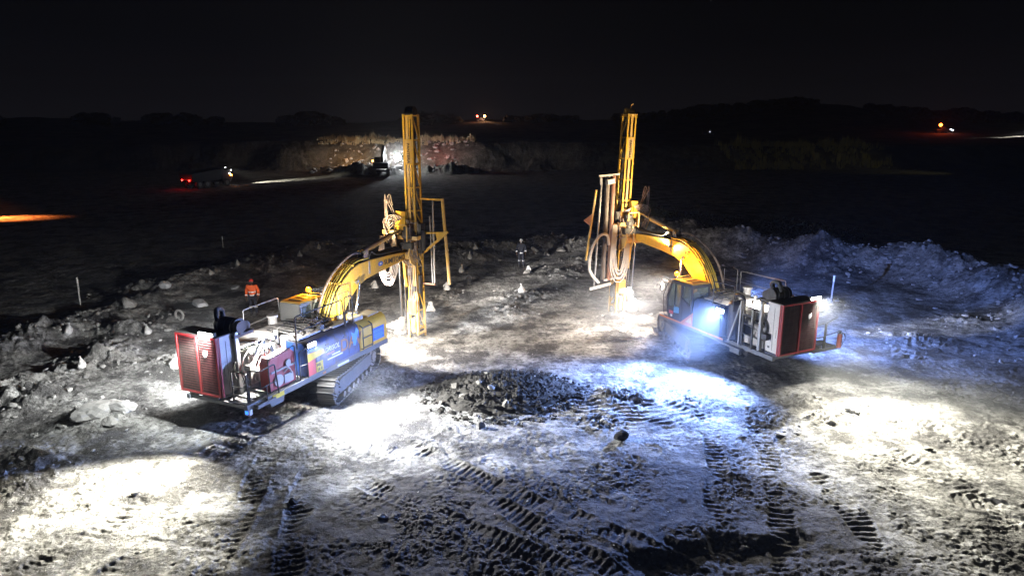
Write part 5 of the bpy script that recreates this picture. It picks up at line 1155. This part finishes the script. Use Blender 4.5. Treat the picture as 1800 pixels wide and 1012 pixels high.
MB().ball((0, -.1, hz), .62, sy=.5, n=18).build('lamp_head', FARW, lt_)
point((lp.x, lp.y + 1.0, lp.z + .3), 2.2 * KW, (1, .98, .88), .4); point((lp.x, lp.y - .9, lp.z + .2), 1.5 * KW, (.8, .9, 1), .4)
o1 = ray(655, 283, 134); point(o1, 1.2 * KW, (1, .5, .05), .2); ob = empty('warning_lamp', (o1.x, o1.y, gh(o1.x, o1.y)), 0, 'orange warning lamp glowing left of the far white lamp', 'lamp'); hz = o1.z - ob.location.z
MB().cyl((0, 0, 0), (0, 0, hz), .04).build('post', DKP, ob); MB().ball((0, 0, hz), .16, n=12).build('lamp', ORGL, ob)
o2 = ray(768, 262, 141); point(o2 + Vector((0, 0, 1.0)), .5 * KW, (1, .07, .03), .3); o3 = ray(610, 264, 140.0); point(o3 + Vector((0, 0, 1.2)), 1.0 * KW, (1, .50, .16), .3); o4 = ray(684, 262, 140.0); point(o4 + Vector((0, 0, 1.5)), .45 * KW, (1, .72, .55), .3)
def far_vehicle(u, v, lab, mats, hd=0.0, dist=None, gl=0):
    p = hit(u, v) if dist is None else ray(u, v, dist)
    r = empty('service_vehicle', p, hd, lab, 'vehicle', 'far vehicles with lights')
    for x in (-1.3, 1.3):
        for y in (-.75, .75): wheel(r, x, y, .4, .25)
    MB().box((-2.3, -.9, .45), (2.2, .9, 1.2)).build('body', DKP, r, .08); MB().prism([(-.6, 1.2), (1.1, 1.2), (.7, 1.95), (-.5, 1.95)], -.85, .85).build('cab', DKP, r, .05)
    for (x, y, z, rad, mt) in mats: MB().ball((x, y, z), rad, n=12).build('light', mt, r)
    return r
FR = emit('far_red_glow', (1, .06, .03), 60); FO = emit('far_orange_glow', (1, .42, .10), 70); FW = emit('far_pale_glow', (.7, .85, 1.0), 8)
v1 = far_vehicle(845, 214, 'vehicle on the far skyline with one red and one orange light', [(-1.6, -1.1, 2.6, .42, FR), (2.0, -1.1, 2.6, .5, FO)], dist=None)
pz = v1.location + Vector((1.5, -2.5, 2.6)); point(pz, 3 * KW, (1, .5, .3), .4)
v2 = far_vehicle(1655, 234, 'vehicle with a red orange beacon on the dark hill at right', [(-1.0, -.6, 2.6, .5, emit('far_beacon_glow', (1, .10, .01), 40)), (2.3, -.95, 1.2, .22, FW), (3.0, -.95, .9, .24, FW)])
point(v2.location + Vector((-1, -1.5, 3.0)), 1.0 * KW, (1, .1, .02), .4)
v3 = far_vehicle(1246, 238, 'faint vehicle with a dim white light on the dark hillside', [(0, -1.0, 1.2, .25, emit('faint_white_glow', (.7, .75, .9), .9))])
rp2 = hit(1790, 246); sv = far_vehicle(1835, 238, 'unseen vehicle past the right edge lighting the far ground', [(-2.35, 0, .9, .2, LAMPW)], R(170)); spot(None, tuple(sv.location + Vector((-4, -2, 2.2))), tuple(hit(1785, 241)), 60 * KW, (1, .96, .85), 26, .6, .2, 'far_beam')  # unseen vehicle, carries the beam for the lit far ground
so = hit(20, 384); sv = far_vehicle(-120, 384, 'unseen added vehicle past the left edge throwing orange light on the ground', [(2.3, 0, .9, .15, ORGL)], R(5)); spot(None, tuple(sv.location + Vector((3.4, 0, 3.4))), tuple(so + Vector((-1.0, 0, 0))), 30 * KW, (1, .22, .04), 54, .7, .2, 'far_beam')  # unseen vehicle, added to carry the orange light
gy = hit(1425, 288)
spot(None, (gy.x + 26, gy.y - 26, 9), tuple(gy + Vector((0, 3, 0))), 2.2 * KW, (1, .9, .3), 62, .8, .3, 'far_beam')  # unseen lamp added to light the grass band, no vehicle here

# ---------------------------------------------------------------- vegetation
GRS = paint('dry_grass', (.22, .20, .06), .8, dust=.1); GR2 = paint('pale_dry_grass', (.42, .36, .22), .8, dust=.1); LEAF = paint('dark_foliage', (.03, .038, .02), .8, dust=.1, dustcol=(.06, .06, .04))
def grass(name, pts, mat, h0, h1, lab):
    xs = np.array([p[0] for p in pts]); ys = np.array([p[1] for p in pts]); zs = ground_h(xs, ys); m = MB()
    for x, y, z in zip(xs, ys, zs):
        cl = mnoise.noise(Vector((x * .35, y * .35, 1))) + .5 * mnoise.noise(Vector((x * 1.3, y * 1.3, 5)))
        if cl < -.15: continue
        for k in range(7):
            a = rnd.random() * 6.28; h = (h0 + (h1 - h0) * rnd.random()) * (.45 + 1.3 * max(0, cl)); ln = .35 * rnd.random(); w_ = .02 + .04 * rnd.random(); dx, dy = math.cos(a), math.sin(a); b_ = (x + (rnd.random() - .5) * .5, y + (rnd.random() - .5) * .5)
            m.add([(b_[0] - dy * w_, b_[1] + dx * w_, z - .05), (b_[0] + dy * w_, b_[1] - dx * w_, z - .05), (b_[0] + dx * ln * .4 + dy * w_ * .7, b_[1] + dy * ln * .4 - dx * w_ * .7, z + h * .6), (b_[0] + dx * ln, b_[1] + dy * ln, z + h), (b_[0] + dx * ln * .4 - dy * w_ * .7, b_[1] + dy * ln * .4 + dx * w_ * .7, z + h * .6)], [(0, 1, 2, 4), (4, 2, 3)])
    o = m.build(name, mat); return tag(o, lab, 'grass', kind='stuff')
grass('bank_grass', [(-42 + 34 * rnd.random() ** .9, 146.5 + 7 * rnd.random()) for _ in range(1500)], GR2, .4, 1.5, 'tall dry grass growing along the top of the far quarry face')
gp = []; a_ = hit(1285, 290); b_ = hit(1550, 280)
for k in range(1500):
    q = rnd.random(); gp.append((a_.x + (b_.x - a_.x) * q + rnd.gauss(0, 1), a_.y + (b_.y - a_.y) * q + rnd.random() * 14 - 4))
grass('field_grass', gp, GRS, .8, 2.2, 'band of yellow green grass on the dark slope at right')
m = MB(); TREEV = []
for k in range(12):
    bm = bmesh.new(); bmesh.ops.create_icosphere(bm, subdivisions=3, radius=1); sd = Vector((k * 7.7, 0, 0))
    for v_ in bm.verts: v_.co = v_.co * (1 + .5 * mnoise.noise(v_.co * 2.6 + sd) + .4 * mnoise.noise(v_.co * 6.1 + sd)); v_.co.x *= 1.3; v_.co.z = v_.co.z * .8 + .45
    TREEV.append(([v_.co.copy() for v_ in bm.verts], [[w_.index for w_ in f.verts] for f in bm.faces])); bm.free()
for k in range(900):
    th = R(-42 + 84 * rnd.random()); q = 330 + 150 * rnd.random(); x, y = q * math.sin(th), q * math.cos(th)
    dens = mnoise.noise(Vector((math.degrees(th) * .22, 3, 0)))
    if dens < -.15 + (.0 if math.degrees(th) > 4 else .12): continue
    r = (1.0 + 3.0 * rnd.random()) * (.7 + max(0, dens)); z = gh(x, y)
    vs, fs = TREEV[k % 12]; M = Matrix.Rotation(rnd.random() * 6.3, 3, 'Z'); m.add([M @ q_ * r + Vector((x, y, z)) for q_ in vs], fs)
tag(m.build('woodland', LEAF), 'dark far woodland along the skyline', 'woodland', kind='stuff')
m = MB()
for k in range(120):
    x = 11 + 16 * rnd.random(); y = 56 - (x - 11) * .75 + 6 + rnd.random() * 10; z = gh(x, y); r = .4 + .7 * rnd.random()
    for j in range(60):
        d = Vector((rnd.gauss(0, 1), rnd.gauss(0, 1), rnd.gauss(0, .8))).normalized() * r * rnd.random() ** .4; c_ = Vector((x, y, z + r * .6)) + d; s_ = .06 + .06 * rnd.random(); n_ = Vector((rnd.gauss(0, 1), rnd.gauss(0, 1), rnd.gauss(0, 1))).normalized(); a_ = n_.orthogonal().normalized() * s_; b_ = n_.cross(a_)
        m.add([c_ - a_, c_ + b_, c_ + a_, c_ - b_], [(0, 1, 2, 3)])
tag(m.build('scrub', LEAF), 'low dark scrub behind the spoil bank at right', 'scrub', kind='stuff')

# ---------------------------------------------------------------- dusty air
hzm = bpy.data.materials.new('dusty_air'); hzm.use_nodes = True; t = hzm.node_tree; t.nodes.clear()
ou = t.nodes.new('ShaderNodeOutputMaterial'); pv = t.nodes.new('ShaderNodeVolumePrincipled'); pv.inputs['Density'].default_value = .00035
pv.inputs['Color'].default_value = (.8, .84, .9, 1); pv.inputs['Anisotropy'].default_value = .2; t.links.new(pv.outputs[0], ou.inputs['Volume'])
hz_ = MB().box((-420, -40, -6), (420, 560, 42)).build('haze', hzm); hz_['kind'] = 'stuff'

def dust(name, c, r, dens, lab, col=(.85, .87, .9)):
    """a cloud of drilling dust, or of dust added for lamp glow, thickest in its middle, with a ragged outline"""
    m_ = bpy.data.materials.new('drifting_or_added_dust'); m_.use_nodes = True; t = m_.node_tree; t.nodes.clear(); Nn = t.nodes; Ln = t.links
    ou = Nn.new('ShaderNodeOutputMaterial'); pv = Nn.new('ShaderNodeVolumePrincipled'); pv.inputs['Color'].default_value = (*col, 1); pv.inputs['Anisotropy'].default_value = .1
    tc_ = Nn.new('ShaderNodeTexCoord'); le = Nn.new('ShaderNodeVectorMath'); le.operation = 'LENGTH'; Ln.new(tc_.outputs['Object'], le.inputs[0])
    no = Nn.new('ShaderNodeTexNoise'); no.inputs['Scale'].default_value = 1.7; no.inputs['Detail'].default_value = 3; no.inputs['Distortion'].default_value = .6; Ln.new(tc_.outputs['Object'], no.inputs['Vector'])
    a = Nn.new('ShaderNodeMapRange'); a.inputs[1].default_value = .25; a.inputs[2].default_value = .98; a.inputs[3].default_value = 1; a.inputs[4].default_value = 0; a.interpolation_type = 'SMOOTHSTEP'; Ln.new(le.outputs['Value'], a.inputs[0])
    b2 = Nn.new('ShaderNodeMapRange'); b2.inputs[1].default_value = .36; b2.inputs[2].default_value = .66; Ln.new(no.outputs[0], b2.inputs[0])
    mm = Nn.new('ShaderNodeMath'); mm.operation = 'MULTIPLY'; Ln.new(a.outputs[0], mm.inputs[0]); Ln.new(b2.outputs[0], mm.inputs[1])
    m3 = Nn.new('ShaderNodeMath'); m3.operation = 'MULTIPLY'; m3.inputs[1].default_value = dens; Ln.new(mm.outputs[0], m3.inputs[0]); Ln.new(m3.outputs[0], pv.inputs['Density']); Ln.new(pv.outputs[0], ou.inputs['Volume'])
    o = MB().ball((0, 0, 0), 1, n=24).build(name, m_); o.location = c; o.scale = r; tag(o, lab, 'dust', kind='stuff')
dust('dust_or_added_glow_cloud', (5.6, 31.6, 1.3), (4.4, 3.4, 2.4), .13, 'dust blowing round the foot of the right mast')
dust('dust_or_added_glow_cloud', (6.2, 26.6, .7), (3.8, 3.2, 1.6), .04, 'blue lit dust drifting round the track of the right rig')
dust('dust_or_added_glow_cloud', (14.5, 22.5, .7), (6.5, 5.0, 1.6), .05, 'thin dust drifting behind the right rig')
dust('dust_or_added_glow_cloud', (-4.8, 29.0, .8), (2.2, 2.0, 1.6), .13, 'dust rising at the foot of the left mast')
dust('dust_or_added_glow_cloud', (-4.9, 22.5, .5), (1.7, 1.7, 1.0), .10, 'dust beside the track of the left rig')
dust('dust_or_added_glow_cloud', (-8.3, 22.2, 2.2), (6.0, 6.0, 3.4), .004, 'thin dust added over the left rig to make its lamps glow')  # put in for the glow of the left rig's lamps
dust('dust_or_added_glow_cloud', (9.2, 27.0, 2.2), (6.0, 6.0, 3.4), .012, 'thin dust added over the right rig to make its lamps glow')  # likewise put in for lamp glow on the right rig
dust('dust_or_added_glow_cloud', (lp.x, lp.y - 1.5, lp.z + .5), (6.0, 4.0, 4.0), .028, 'dust added round the far white lamp to give it a glow')  # added haze ball that widens the far lamp's glow
